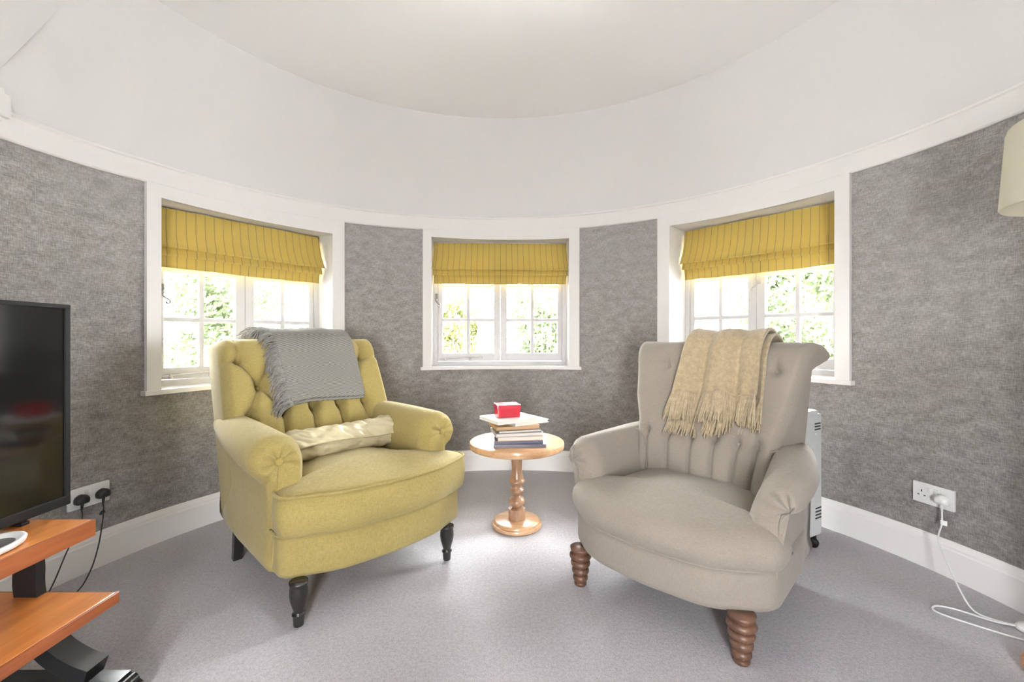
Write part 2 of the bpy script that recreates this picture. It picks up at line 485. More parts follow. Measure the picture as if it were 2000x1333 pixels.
# end of the round wall on the left: white pilaster strip with a moulded cap, and the straight slope above it
pl = empty('trim_2', (0, 0, 0), kind='structure')
def curved_box(a0, a1, z0, z1, r0, r1, n=10, zfun=None):
    """box bent along the wall between two angles; r0 inner radius (towards the room), r1 outer"""
    loops = []
    for i in range(n+1):
        a = a0+(a1-a0)*i/n
        p, q = ppoint(r0, a), ppoint(r1, a)
        t0, t1 = z0, z1
        if zfun: t1 = zfun(a)
        loops.append([Vector((p.x, p.y, t0)), Vector((q.x, q.y, t0)), Vector((q.x, q.y, t1)), Vector((p.x, p.y, t1))])
    return loft(loops, True, True)
mesh('pilaster', curved_box(-90, -86.1, 0, 1.74, R-0.012, R+0.01, 3), M['white'], pl, False)
mesh('pilaster_cap', join(curved_box(-90, -85.7, 1.735, 1.75, R-0.022, R+0.01, 3), curved_box(-90, -85.2, 1.75, 1.83, R-0.034, R+0.01, 3), curved_box(-90, -85.6, 1.83, 1.85, R-0.026, R+0.01, 3)), M['white'], pl, False)
# where the round ceiling runs out on the left a flat sloping panel takes over
_B = Vector((-1.806, 1.54, 1.93)); _A = Vector((-1.556, 1.681, 2.44)); _d = Vector((.07, -3.1, 0))
_n = Vector((-.03, 0, -.01))
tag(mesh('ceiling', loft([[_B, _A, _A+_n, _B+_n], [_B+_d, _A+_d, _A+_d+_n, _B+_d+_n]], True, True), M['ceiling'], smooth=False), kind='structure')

# ------------------------------------------------------------------ windows
def wmat(w):
    th = radians(w['th']); t = Vector((cos(th), -sin(th), 0)); nrm = Vector((sin(th), cos(th), 0))
    C = Vector((RC.x, RC.y, 0)) + nrm*w['Dc']
    return Matrix(((t.x, nrm.x, 0, C.x), (t.y, nrm.y, 0, C.y), (0, 0, 1, 0), (0, 0, 0, 1)))
def ywall(w, s): return sqrt(R*R-s*s)-w['Dc']

def build_window(k, w):
    mt = wmat(w); th = w['th']
    root = bpy.data.objects.new('window_%d' % k, None); COL.objects.link(root); root['kind'] = 'structure'
    root.matrix_world = mt
    inv = mt.inverted()
    s0, s1, zs, zh, d = w['s0'], w['s1'], w['zs'], w['zh'], w['d']
    a0, a1 = th+ang_of(s0), th+ang_of(s1)
    def loc(vf): return xf(vf, inv)
    ri, ro = R-0.020, R+0.004
    topz = lambda a: ZT+0.004+dz(ppoint(R, a).x)
    # architrave: two jambs and a head that follow the wall
    mesh('architrave_jamb', loc(curved_box(w['aL'], a0, zs-0.02, 0, ri, ro, 4, topz)), M['white'], root, False)
    mesh('architrave_jamb', loc(curved_box(a1, w['aR'], zs-0.02, 0, ri, ro, 4, topz)), M['white'], root, False)
    mesh('architrave_head', loc(curved_box(a0, a1, zh, 0, ri, ro, 24, topz)), M['white'], root, False)
    # sill with horns, running back to the frame
    sl = curved_box(w['aL']-0.45, w['aR']+0.45, zs-0.022, zs, R-0.034, ro, 30)
    mesh('sill', loc(sl), M['white'], root, False)
    # reveal (plastered jambs, head and sill board)
    n = 12
    def strip(z):
        V, F = [], []
        for i in range(n+1):
            s = s0+(s1-s0)*i/n
            V += [Vector((s, ywall(w, s)-0.005, z)), Vector((s, d+0.02, z))]
        for i in range(n): F.append((2*i, 2*i+1, 2*i+3, 2*i+2))
        return V, F
    jm = []
    for s in (s0, s1):
        y = ywall(w, s)-0.005
        jm.append(([Vector((s, y, zs)), Vector((s, d+0.02, zs)), Vector((s, d+0.02, zh)), Vector((s, y, zh))], [(0, 1, 2, 3)]))
    mesh('reveal', join(strip(zs), strip(zh), *jm), M['white'], root, False)
    # frame
    fw = 0.030; y0, y1 = d, d+0.06
    mesh('frame', join(box(s0-0.02, s0+fw, y0, y1, zs-0.01, zh+0.02, .003), box(s1-fw, s1+0.02, y0, y1, zs-0.01, zh+0.02, .003),
                       box(s0-0.02, s1+0.02, y0+.001, y1, zh-fw, zh+0.03, .003), box(s0-0.02, s1+0.02, y0+.001, y1, zs-0.02, zs+0.03, .003)), M['sash'], root, False)
    # casements
    mid = (s0+s1)/2+w.get('ms', 0)
    ca, cb = s0+fw+0.001, s1-fw-0.001
    zb, zt_ = zs+0.032, zh-fw-0.002
    st, br, tr = 0.046, 0.060, 0.05
    rows = [0.86, 1.108, 1.364, 1.62]
    sh = zs-0.765
    for (x0, x1, so, si) in ((ca, mid-0.001, 0.032, 0.048), (mid+0.001, cb, 0.048, 0.032)):
        cs = mesh('casement', join(box(x0, x0+so, d+.012, d+.05, zb, zt_, .003), box(x1-si, x1, d+.012, d+.05, zb, zt_, .003),
                                   box(x0+so-.002, x1-si+.002, d+.013, d+.049, zb, zb+br, .003), box(x0+so-.002, x1-si+.002, d+.013, d+.049, zt_-tr, zt_, .003)), M['sash'], root, False)
        gx0, gx1 = x0+so, x1-si; gm = (gx0+gx1)/2; bw = 0.012
        def pbar(x0, x1, z0, z1): return box(x0, x1, d+.016, d+.044, z0, z1, .005)
        mesh('glazing_bar', pbar(gm-bw, gm+bw, zb+br-.002, zt_-tr+.002), M['sash'], cs, False)
        hz = [zb+br, rows[1]+sh, rows[2]+sh, zt_-tr]
        for z in hz[1:3]:
            mesh('glazing_bar', box(gx0-.002, gx1+.002, d+.0165, d+.0435, z-bw, z+bw, .005), M['sash'], cs, False)
        for j in range(3):
            for (p0, p1) in ((gx0, gm-bw), (gm+bw, gx1)):
                za, zc = hz[j]+(bw if j else 0), hz[j+1]-(bw if j < 2 else 0)
                mesh('pane', box(p0-.003, p1+.003, d+.029, d+.032, za-.003, zc+.003), M['glass'], cs, False)
        if x0 == ca:
            # casement stay along the bottom rail
            zz = zb+0.016
            P = catmull([(x0+0.02, d-.004, zz), (x0+0.12, d-.006, zz+.008), (x0+0.24, d-.006, zz+.014), (x0+0.30, d-.008, zz+.012), (x0+0.33, d-.004, zz+.018), (x0+0.335, d-.004, zz+.006)], 5)
            mesh('stay', join(tube(P, 0.005, 8), box(x0+.23, x0+.25, d-.016, d+.013, zb+.001, zb+.022, .003), box(x0+.05, x0+.065, d-.012, d+.013, zb+.004, zb+.026, .003)), M['iron'], root)
    # curled fastener
    hx, hz_, hm = {1: (s0+0.05, 1.19, 1), 2: (s0+0.022, 1.245, 1), 3: (mid+0.014, 1.30, -1)}[k]
    cur = [(hx, d-.012, hz_+.055), (hx+.004*hm, d-.02, hz_+.03), (hx-.006*hm, d-.02, hz_+.01), (hx+.008*hm, d-.022, hz_-.012), (hx+.024*hm, d-.024, hz_-.022), (hx+.030*hm, d-.024, hz_-.036), (hx+.018*hm, d-.024, hz_-.042), (hx+.012*hm, d-.024, hz_-.032)]
    mesh('fastener', join(tube(catmull(cur, 5), 0.0045, 8), box(hx-.010, hx+.010, d-.010, d+.014, hz_+.005, hz_+.06, .003)), M['iron' if k == 3 else 'brass'], root)
    # portal for sampling the daylight
    c = mt @ Vector(((s0+s1)/2, d+0.10, (zs+zh)/2))
    portal(c, (pi/2, 0, -radians(th)+pi), s1-s0, zh-zs)
    # roman blind, lifted into two folds
    return root

wins = [build_window(i+1, w) for i, w in enumerate(WIN)]
# sampling portal for the added fill-light gap in the rear wall
portal((0, YB, (FILL_B+FILL_Z)/2), (pi/2, 0, 0), 2*FILL_X, FILL_Z-FILL_B)

def build_blind(w, x0, x1, ztop, f1, f2, zbot, label, seed):
    mt = wmat(w); d = w['d']
    o = empty('roman_blind', (0, 0, 0), 0, label, 'blind', 'roman blinds in the three windows'); o.matrix_world = mt @ Matrix.Translation(((x0+x1)/2, d-.03, ztop))
    hw = (x1-x0)/2
    h1, h2, hb = ztop-f1, ztop-f2, ztop-zbot
    # sheet profile (y, z, half-width extra)
    prof = [(0.0, 0.0, 0), (-.003, -.012, 0), (-.008, -h1*.3, .002), (-.022, -h1*.65, .006), (-.046, -h1*.93, .010), (-.055, -h1, .011), (-.050, -h1-.006, .011), (-.036, -h1+.004, .008),
            (-.024, -h1+.004, .006), (-.027, -h1-.012, .006), (-.036, -h2+.006, .006), (-.038, -h2, .006), (-.033, -h2-.006, .006), (-.022, -h2+.004, .004),
            (-.014, -h2+.002, .003), (-.010, -h2-.02, 0), (-.008, -hb+.012, -.001), (-.009, -hb, -.001)]
    pp = [Vector((a, b, c)) for a, b, c in prof]
    pts = []
    for i in range(len(pp)-1):
        for j in range(4): pts.append(pp[i].lerp(pp[i+1], j/4))
    pts.append(pp[-1])
    nx = 70
    arc = [0.0]
    for i in range(1, len(pts)): arc.append(arc[-1]+(pts[i].xy-pts[i-1].xy).length)
    UV = []
    def fn(i, j):
        s = -1+2*i/(nx-1); p = pts[j]
        t = -p.y/hb
        wob = 0.004*noise.noise(Vector((s*3+seed, t*2, seed)))*smoothstep(0, .5, t) + 0.003*sin(s*16+seed)*smoothstep(.2, 1, t)*(1 if t > .75 else .3)
        sag = -0.004*(1-s*s)*smoothstep(.1, .6, t) + .004*noise.noise(Vector((s*2+seed, 5, 0)))*smoothstep(.3, 1, t)
        UV.append((s*hw+1.0, arc[j]))
        return (s*(hw+p.z), p.x-wob, p.y+sag)
    vf = grid(nx, len(pts), fn)
    sh = mesh('fabric', vf, M['blind'], o, True, uv=UV)
    md = sh.modifiers.new('thick', 'SOLIDIFY'); md.thickness = 0.003; md.offset = 1
    mesh('head_rail', box(-hw+.004, hw-.004, .003, .026, -.035, 0.0, .003), M['white'], o, False)
    return o

build_blind(WIN[0], -0.440, 0.418, 1.632, 1.432, 1.392, 1.330, 'mustard striped roman blind in the left window behind the yellow armchair', 1.3)
build_blind(WIN[1], -0.497, 0.488, 1.680, 1.480, 1.440, 1.376, 'mustard striped roman blind in the middle window above the side table', 4.1)
build_blind(WIN[2], -0.432, 0.446, 1.702, 1.478, 1.440, 1.368, 'mustard striped roman blind in the right window behind the taupe armchair', 7.7)

# ------------------------------------------------------------------ upholstery helpers
class Profile:
    """smooth open polyline in (y, z) sampled by arc length, with left normals"""
    def __init__(self, pts, n=12):
        P = catmull([(a, b, 0) for a, b in pts], n)
        self.P = [p.xy for p in P]; self.s = [0.0]
        for a, b in zip(self.P, self.P[1:]): self.s.append(self.s[-1]+(b-a).length)
        self.L = self.s[-1]
    def at(self, t):
        t = max(0.0, min(self.L, t))
        lo, hi = 0, len(self.s)-1
        while hi-lo > 1:
            m = (lo+hi)//2
            if self.s[m] <= t: lo = m
            else: hi = m
        k = (t-self.s[lo])/max(1e-9, self.s[hi]-self.s[lo])
        return self.P[lo].lerp(self.P[hi], k)
    def nrm(self, t):
        d = self.at(t+.006)-self.at(t-.006); d.normalize()
        return Vector((-d.y, d.x))          # left of travel
    def tau_of_z(self, z):
        for i, p in enumerate(self.P):
            if p.y >= z: return self.s[i]
        return self.s[-1]

def seg_dist(p, a, b):
    d = b-a; t = max(0, min(1, (p-a).dot(d)/max(1e-9, d.length_squared)))
    return (p-a-d*t).length

def tufted_back(prof, hw, concave, tau1, buttons, creases, amp, cw, dimple, nu=110, nv=170, edge=.03, front_only=.9):
    """front face, rolled top and rear of a chair back from one side profile. hw(tau) = half width; front = tau<tau1"""
    bt = [Vector(b) for b in buttons]; cr = [(Vector(a), Vector(b), k) for a, b, k in creases]
    taus = [prof.L*j/(nv-1) for j in range(nv)]
    loops = []
    E = 7
    cols = [(-1, E-1-i) for i in range(E-1)]
    def pt(x, t, inset=0.0):
        p = prof.at(t); n = prof.nrm(t)
        W_ = hw(t); s = x/W_
        f = smoothstep(tau1+.10, tau1-.05, t)
        h = 0.0
        if f > 0:
            q = Vector((x, t)); h = 1.0
            d = 9
            for a, b, k in cr:
                dd = seg_dist(q, a, b); h -= k*exp(-(dd/cw)**1.3)*.75
            h = max(h, 0.12)
            for b in bt:
                r = (q-b).length; h -= dimple*exp(-(r/.020)**2) + .25*exp(-(r/.05)**2)
            h *= smoothstep(0, .05, W_-abs(x)+.012)
        off = amp*h*f - inset
        y = p.x + n.x*off - concave*s*s*smoothstep(tau1+.35, tau1-.1, t)
        z = p.y + n.y*off
        return Vector((x, y, z))
    xs = [-1+2*i/(nu-1) for i in range(nu)]
    for k in range(E, 0, -1):
        a = (pi/2)*k/E
        loops.append([pt(-1*(hw(t)-edge+edge*sin(a)), t, edge*(1-cos(a))) for t in taus])
    for s in xs:
        loops.append([pt(s*(hw(t)-edge), t) for t in taus])
    for k in range(1, E+1):
        a = (pi/2)*k/E
        loops.append([pt(hw(t)-edge+edge*sin(a), t, edge*(1-cos(a))) for t in taus])
    return loft(loops, True, True, True), pt

def offset_poly(P, d):
    n = len(P); out = []
    for i in range(n):
        a, b, c = Vector(P[i-1]), Vector(P[i]), Vector(P[(i+1) % n])
        e1, e2 = (b-a).normalized(), (c-b).normalized()
        n1, n2 = Vector((-e1.y, e1.x)), Vector((-e2.y, e2.x))
        m = (n1+n2);
        m = m.normalized() if m.length > 1e-6 else n1
        k = 1/max(.5, m.dot(n1)); out.append(b+m*d*k)
    return out

def puff(outline, rings, crown=0.0, nr=9, bottom=True, zfun=None, pw=2.0):
    """outline ccw; rings = [(inset, z)] from bottom to top edge; the top closes in a crown"""
    loops = []
    for ins, z in rings:
        loops.append([Vector((p.x, p.y, z+(zfun(p.x, p.y) if zfun else 0))) for p in offset_poly(outline, ins)])
    top = offset_poly(outline, rings[-1][0]); c = Vector((0, 0))
    for p in top: c += p/len(top)
    zt = rings[-1][1]
    for k in range(1, nr+1):
        f = 1-k/nr
        f = max(f, .015)
        loops.append([Vector((c.x+(p.x-c.x)*f, c.y+(p.y-c.y)*f, zt+crown*(1-f**pw)+(zfun(c.x+(p.x-c.x)*f, c.y+(p.y-c.y)*f) if zfun else 0))) for p in top])
    return loft(loops, bottom, True)

def round_outline(pts, n=6):
    """pts: (x, y, radius) ccw polygon with rounded corners"""
    out = []; N = len(pts)
    for i in range(N):
        a, b, c = Vector(pts[i-1][:2]), Vector(pts[i][:2]), Vector(pts[(i+1) % N][:2]); r = pts[i][2]
        u, v = (a-b), (c-b)
        lu, lv = u.length, v.length; u.normalize(); v.normalize()
        ang = acos(max(-1, min(1, u.dot(v))))
        t = min(r/math.tan(ang/2), .45*lu, .45*lv)
        p, q = b+u*t, b+v*t
        for k in range(n+1):
            s = k/n
            out.append((p*(1-s)**2 + b*2*s*(1-s) + q*s*s))
    # resample evenly
    res = []
    M_ = len(out)
    for i in range(M_):
        a, b = out[i], out[(i+1) % M_]; L = (b-a).length; k = max(1, int(L/.035))
        for j in range(k): res.append(a.lerp(b, j/k))
    fin = [res[0]]
    for p in res[1:]:
        if (p-fin[-1]).length > .004: fin.append(p)
    if (fin[0]-fin[-1]).length < .004: fin.pop()
    return fin

def button(r=.013, h=.010):
    return lathe([(0.001, -.004), (r*.8, -.004), (r, 0), (r*.92, h*.45), (r*.6, h*.85), (0.001, h)], 14)

def orient(vf, pos, nrm):
    q = Vector(nrm).to_track_quat('Z', 'Y').to_matrix().to_4x4()
    return xf(vf, Matrix.Translation(pos) @ q)

def arm_mesh(sections, center, side, pleat=8, capr=.035, pamp=.004, rake=0.0):
    """sections: list of (y, [(x,z)...]) outlines from front to rear; center=(x,z) the button. x is mirrored by side"""
    loops = []
    y0, L0 = sections[0]
    cx, cz = center
    K = 12
    for k in range(K, 0, -1):
        f = k/K                                  # 1 at the button, 0 at the rim
        fr = 1-f
        L = []
        e = capr*(sqrt(max(0, 1-(1-min(1, f*3.2))**2)))
        for (x, z) in L0:
            dx, dz_ = x-cx, z-cz; rad = hypot(dx, dz_); an = atan2(dz_, dx)
            w = smoothstep(.16, .10, rad)
            m = pamp*w*cos(pleat*an)*sin(pi*min(1, f*1.05))
            dim = -.008*smoothstep(.55, 1, f)*1
            L.append(Vector((side*(cx+dx*max(fr, .02)), y0-e-m-dim, cz+dz_*max(fr, .02))))
        loops.append(L)
    ye = sections[-1][0]
    for y, Ls in sections: loops.append([Vector((side*x, y+rake*(z-.155)*smoothstep(0, ye, y), z)) for x, z in Ls])
    vf = loft(loops, True, True)
    return vf

def smooth_loop(pts, n=5): return [(p.x, p.y) for p in catmull([(a, b, 0) for a, b in pts], n, True)]

# ------------------------------------------------------------------ yellow armchair
YC = empty('armchair', (-0.7019, 1.8926, 0), radians(45), 'chartreuse yellow button-back armchair with rolled arms, standing left of the side table', 'armchair')
def build_yellow(root):
    mat = M['yellow']
    # base under the cushion
    ol = round_outline([(-.3825, .485, .03), (-.3825, -.255, .07), (-.20, -.335, .3), (0, -.352, .3), (.20, -.335, .3), (.3825, -.255, .07), (.3825, .485, .03)])
    ol = [p+Vector((.020, 0)) for p in ol]
    mesh('base', puff(ol, [(.03, .152), (.006, .156), (0, .170), (0, .28), (.004, .295), (.02, .302)], 0.0, 4), mat, root, True)
    # lower welt and cushion
    co = round_outline([(-.245, .38, .06), (-.240, -.165, .03), (-.384, -.180, .03), (-.392, -.280, .07), (-.20, -.362, .3), (0, -.380, .3), (.20, -.362, .3), (.392, -.280, .07), (.384, -.180, .03), (.240, -.165, .03), (.245, .38, .06)])
    co = [p+Vector((.022, 0)) for p in co]
    sv = puff(co, [(.03, .296), (.010, .298), (.001, .306), (-.006, .345), (-.008, .38), (-.004, .42), (.003, .438), (.012, .444)], .040, 12, True,
                      zfun=lambda x, y: .004*noise.noise(Vector((x*7, y*7, 0)))-.030*smoothstep(-.12, .25, y))
    for p in sv[0]:
        w = smoothstep(.306, .325, p.z)*smoothstep(.436, .415, p.z)*smoothstep(-.20, -.27, p.y)*(.35+.65*smoothstep(.05, .25, p.x))
        p.y += .0045*w*noise.noise(Vector((p.x*38, p.z*6, 2)))
    seat = mesh('seat', sv, mat, root, True)
    def front_path(ins, z):
        P = offset_poly(co, ins); pts = [p for p in P if p.y < -.19]
        return catmull([(p.x, p.y, z) for p in pts], 2)
    mesh('piping', tube(front_path(-.003, .438), .0055, 8), mat, seat)
    ol2 = [p for p in offset_poly(ol, -.004) if p.y < .42 and (p.y < -.15)]
    mesh('piping', tube(catmull([(p.x, p.y, .301) for p in ol2], 2), .0055, 8), mat, root)
    # arms
    for sd in (-1, 1):
        def sec(cx, cz, r, xi, xo, zb, zin):
            pts = []
            # inner face up, roll, outer under-cut, outer panel down
            pts += [(xi+.005, zb), (xi, zb+.12), (xi-.003, zin), (xi-.004, cz-.02)]
            for k in range(9):
                a = radians(175 - k*29); pts.append((cx+r*cos(a)*(1.05 if k < 5 else 1), cz+r*sin(a)))
            pts += [(xo+.004, cz-r*1.15), (xo+.002, cz-.16), (xo, zb+.12), (xo, zb)]
            return smooth_loop(pts, 4)
        S_ = []
        for (y, cx, cz, r, xi, xo, zb) in ((-.170, .345, .540, .072, .268, .362, .157), (-.160, .345, .541, .081, .260, .369, .155), (-.13, .345, .542, .086, .254, .371, .155), (.05, .346, .546, .085, .254, .376, .155), (.20, .346, .551, .080, .256, .380, .155), (.36, .338, .556, .070, .262, .378, .155), (.505, .325, .556, .060, .265, .374, .155)):
            S_.append((y, sec(cx, cz, r, xi, xo, zb, .46)))
        mesh('piping', tube(catmull([(sd*.348, -.178, .462), (sd*.354, -.174, .43), (sd*.359, -.171, .37), (sd*.360, -.171, .28), (sd*.360, -.171, .17)], 6), .0042, 8), mat, root)
        a = mesh('arm', arm_mesh(S_, (.345, .540), sd, 8, .026, .0060, rake=.30), mat, root, True)
        mesh('button', orient(button(.015, .011), (sd*.345, -.170-.020, .540), (0, -1, 0)), M['yellow_button'], a)
    # back
    pr = Profile([(.300, .36), (.325, .46), (.385, .60), (.455, .74), (.520, .86), (.558, .915), (.605, .945), (.665, .955), (.725, .950), (.765, .925), (.765, .88), (.728, .76), (.660, .60), (.590, .42), (.520, .25), (.490, .18), (.46, .17)])
    tau1 = pr.tau_of_z(.93)
    T = pr.tau_of_z
    r1, r2, r3 = T(.620), T(.735), T(.85)
    b1 = [(-.293, r1), (-.155, r1), (-.018, r1), (.113, r1), (.245, r1)]
    b2 = [(-.235, r2), (-.09, r2), (.045, r2), (.175, r2)]
    b2 = [(-.241, r2), (-.085, r2), (.055, r2), (.19, r2)]
    b3 = [(-.313, r3), (-.155, r3), (-.015, r3), (.125, r3), (.285, r3)]
    cr = []
    for i, b in enumerate(b1):
        cr.append((b, (b[0]+(-.004 if b[0] < 0 else .01), T(.38)), 1))
        for c in (b2[i-1:i] + b2[i:i+1]): cr.append((b, c, .9))
    for i, b in enumerate(b2):
        cr.append((b, b3[i], .9)); cr.append((b, b3[i+1], .9))
    for b in b3: cr.append((b, (b[0], tau1+.02), .7))
    cr.append((b3[0], (-.40, r3+.005), .8)); cr.append((b3[-1], (.40, r3+.005), .8))
    cr.append((b1[0], (-.40, r1-.03), .6))
    hwf = lambda t: .383 + .006*sin(pi*min(1, t/.6))
    vf, pt = tufted_back(pr, hwf, .012, tau1, b1+b2+b3, cr, .050, .0115, .42, edge=.035)
    bk = mesh('backrest', vf, mat, root, True)
    for (x, t) in b1+b2+b3:
        p = pt(x, t); n = pr.nrm(t)
        mesh('button', orient(button(.0145, .011), p+Vector((0, n.x, n.y))*.006, (0, n.x, n.y)), M['yellow_button'], bk)
    # turned front legs
    prof = [(.030, .158), (.030, .150), (.0275, .143), (.0285, .136), (.029, .130), (.0295, .115), (.027, .096), (.021, .075), (.0165, .058), (.0155, .054), (.021, .051), (.0215, .046), (.016, .043), (.0175, .036), (.0165, .014), (.0155, .010), (.001, .010)]
    for sd in (-1, 1):
        lg = mesh('leg', xf(lathe([(r, z) for r, z in prof], 24), Matrix.Translation((sd*.305-.012, -.30, 0))), M['black_leg'], root)
        # castor: fork and wheel
        mesh('castor', join(orient(lathe([(.001, -.006), (.013, -.006), (.0145, -.004), (.0145, .004), (.013, .006), (.001, .006)], 18), (sd*.305-.008, -.292, .0148), (.8, .6, 0)),
             xf(box(-.004, .004, -.010, .010, .012, .030, .002), Matrix.Translation((sd*.305-.012, -.296, 0)))), M['black'], lg)
        # square raked back legs
        def q(z, y, w): return [Vector((sd*.345+a*w, y+b*w, z)) for a, b in ((-1, -1), (1, -1), (1, 1), (-1, 1))]
        lp = [q(.16, .335, .020), q(.10, .345, .019), q(.05, .357, .018), q(0.0, .372, .0165)]
        mesh('leg', loft(lp, True, True), M['black_leg'], root, False)
    return pr, pt, hwf, tau1
ypr, ypt, yhw, ytau1 = build_yellow(YC)

# ------------------------------------------------------------------ taupe armchair
GC = empty('armchair', (0.6886, 1.7210, 0), radians(-44.63), 'taupe linen scroll-back armchair with bobbin wooden legs, standing right of the side table', 'armchair')
def build_grey(root):
    mat = M['taupe']
    ol = round_outline([(-.345, .36, .08), (-.371, .10, .3), (-.371, -.225, .11), (-.22, -.348, .25), (0, -.368, .4), (.22, -.348, .25), (.371, -.225, .11), (.371, .10, .3), (.345, .36, .08)])
    mesh('base', puff(ol, [(.04, .138), (.012, .140), (.003, .148), (0, .162), (0, .25), (.004, .268), (.03, .275)], 0, 4), mat, root, True)
    so = round_outline([(-.25, .22, .08), (-.27, -.10, .05), (-.380, -.130, .03), (-.380, -.232, .11), (-.22, -.355, .25), (0, -.376, .4), (.22, -.355, .25), (.380, -.232, .11), (.380, -.130, .03), (.27, -.10, .05), (.25, .22, .08)])
    seat = mesh('seat', puff(so, [(.02, .262), (.004, .268), (-.008, .29), (-.012, .318), (-.007, .345), (.008, .368), (.030, .384), (.052, .392)], .030, 12), mat, root, True)
    ol2 = [p for p in offset_poly(ol, -.003) if p.y < -.05]
    mesh('piping', tube(catmull([(p.x, p.y, .270) for p in ol2], 2), .0045, 8), mat, root)
    for sd in (-1, 1):
        def sec(xi, xt, zt, xo, r, zb, lean):
            # inner face leans outward to the roll, roll curls out and under, outer panel below
            cx, cz = xo-r, zt-r
            l = (xt-xi)/.100
            pts = [(xi, zb), (xi, .30), (xi+.006*l, .36), (xi+.020*l, .42), (xi+.040*l, .475), (xi+.064*l, zt-.026), (xt-.012, zt-.006), (xt+.015, zt),
                   (cx+r*.62, cz+r*.80), (xo, cz+.004), (cx+r*.80, cz-r*.62), (cx+.012, cz-r*.98), (.368, cz-r*1.15), (.362, cz-.13), (.360, .30), (.358, zb+.05), (.356, zb)]
            return smooth_loop(pts, 4)
        S_ = []
        for (y, xi, xt, zt, xo, r, zb) in ((-.185, .276, .365, .528, .418, .046, .20), (-.170, .262, .360, .541, .430, .056, .19), (-.14, .256, .356, .547, .434, .060, .18), (-.02, .255, .350, .550, .432, .060, .17), (.08, .225, .315, .556, .424, .066, .16), (.18, .215, .290, .565, .404, .070, .16), (.29, .215, .275, .570, .378, .070, .16)):
            S_.append((y, sec(xi, xt, zt, xo, r, zb, 0)))
        a = mesh('arm', arm_mesh(S_, (.398, .452), sd, 9, .030, .0050), mat, root, True)
        mesh('piping', tube(catmull([(sd*.214, .085, .395), (sd*.217, .100, .45), (sd*.226, .110, .50), (sd*.246, .117, .532), (sd*.275, .124, .549), (sd*.302, .131, .551)], 6), .0045, 8), mat, a)
    pr = Profile([(.11, .33), (.125, .42), (.150, .53), (.195, .65), (.240, .755), (.268, .83), (.283, .885), (.308, .928), (.350, .951), (.400, .947), (.440, .922), (.455, .885), (.445, .852), (.415, .832), (.382, .812), (.362, .74), (.352, .60), (.35, .40), (.345, .20), (.33, .165)])
    T = pr.tau_of_z; tau1 = T(.90)
    r1, r2, r3 = T(.547), T(.685), T(.832)
    b1 = [(-.235, r1), (-.138, r1), (-.040, r1), (.055, r1), (.145, r1), (.218, r1)]
    b2 = [(-.105, r2), (.09, r2)]
    b3 = [(-.186, r3), (.03, r3), (.256, r3)]
    cr = []
    for b in b1: cr.append((b, (b[0]*.92, T(.345)), .8))
    cr += [(b3[0], (-.186, T(.93)), .25), (b3[2], (.256, T(.93)), .25), (b1[-1], (.19, T(.66)), .35), (b1[0], (-.22, T(.62)), .2)]
    ht = [(0, .285), (T(.50), .285), (T(.60), .295), (T(.70), .330), (T(.82), .350), (T(.90), .362), (T(.945), .372), (T(.945)+.06, .392), (T(.945)+.12, .404), (T(.945)+.16, .394), (T(.945)+.22, .352), (T(.945)+.34, .335), (T(.945)+.5, .31), (9, .30)]
    hwf = lambda t: interp(ht, t)
    vf, pt = tufted_back(pr, hwf, .018, tau1, b1+b2+b3, cr, .030, .0075, .55, edge=.035)
    bk = mesh('backrest', vf, mat, root, True)
    for (x, t) in b1+b2+b3:
        p = pt(x, t); n = pr.nrm(t)
        mesh('button', orient(button(.011, .008), p+Vector((0, n.x, n.y))*.002, (0, n.x, n.y)), mat, bk)
    bob = [(.001, .001), (.021, .001), (.024, .006), (.024, .012), (.020, .017)]
    z = .017
    for r in (.028, .0325, .037, .0415):
        for k in range(1, 8):
            a = pi*k/8; bob.append((r*.66+(r*.38)*sin(a), z+.0135-.0135*cos(a)))
        z += .0285
        bob.append((r*.64, z-.001))
    bob += [(.038, z+.004), (.040, z+.018), (.001, z+.018)]
    for sd in (-1, 1):
        mesh('leg', xf(lathe(bob, 24), Matrix.Translation((sd*.293, -.30, 0))), M['leg_wood'], root)
        def q(zz, y, w): return [Vector((sd*.27+a*w, y+b*w, zz)) for a, b in ((-1, -1), (1, -1), (1, 1), (-1, 1))]
        mesh('leg', loft([q(.16, .26, .022), q(.08, .275, .020), q(0, .30, .017)], True, True), M['leg_wood'], root, False)
    return pr, pt, hwf, tau1
gpr, gpt, ghw, gtau1 = build_grey(GC)

# ------------------------------------------------------------------ throws
def drape(pr, pt, xl, xr, tA, tB, off, ns, nt, fold, seed, mat, root, uvflip=False, thick=.006):
    """cloth lying on a chair back between arc positions tA (front hem) and tB (behind). xl, xr functions of q in 0..1"""
    UV = []
    def fn(i, j):
        s = i/(ns-1); q = j/(nt-1); t0 = tA(s)+(tB-tA(s))*q
        x = xl(q)+(xr(q)-xl(q))*s
        p = pr.at(t0); n = pr.nrm(t0)
        o = off + fold(s, q)
        UV.append((s*abs(xr(0)-xl(0)), t0))
        c = pt(x, t0)
        base = Vector((x, p.x, p.y))
        # lie on whichever is further out: smooth base offset
        return Vector((x, base.y+n.x*o, base.z+n.y*o))
    vf = grid(ns, nt, fn)
    o = mesh('cloth', vf, mat, root, True, uv=UV)
    md = o.modifiers.new('thick', 'SOLIDIFY'); md.thickness = thick; md.offset = 0
    return vf, fn

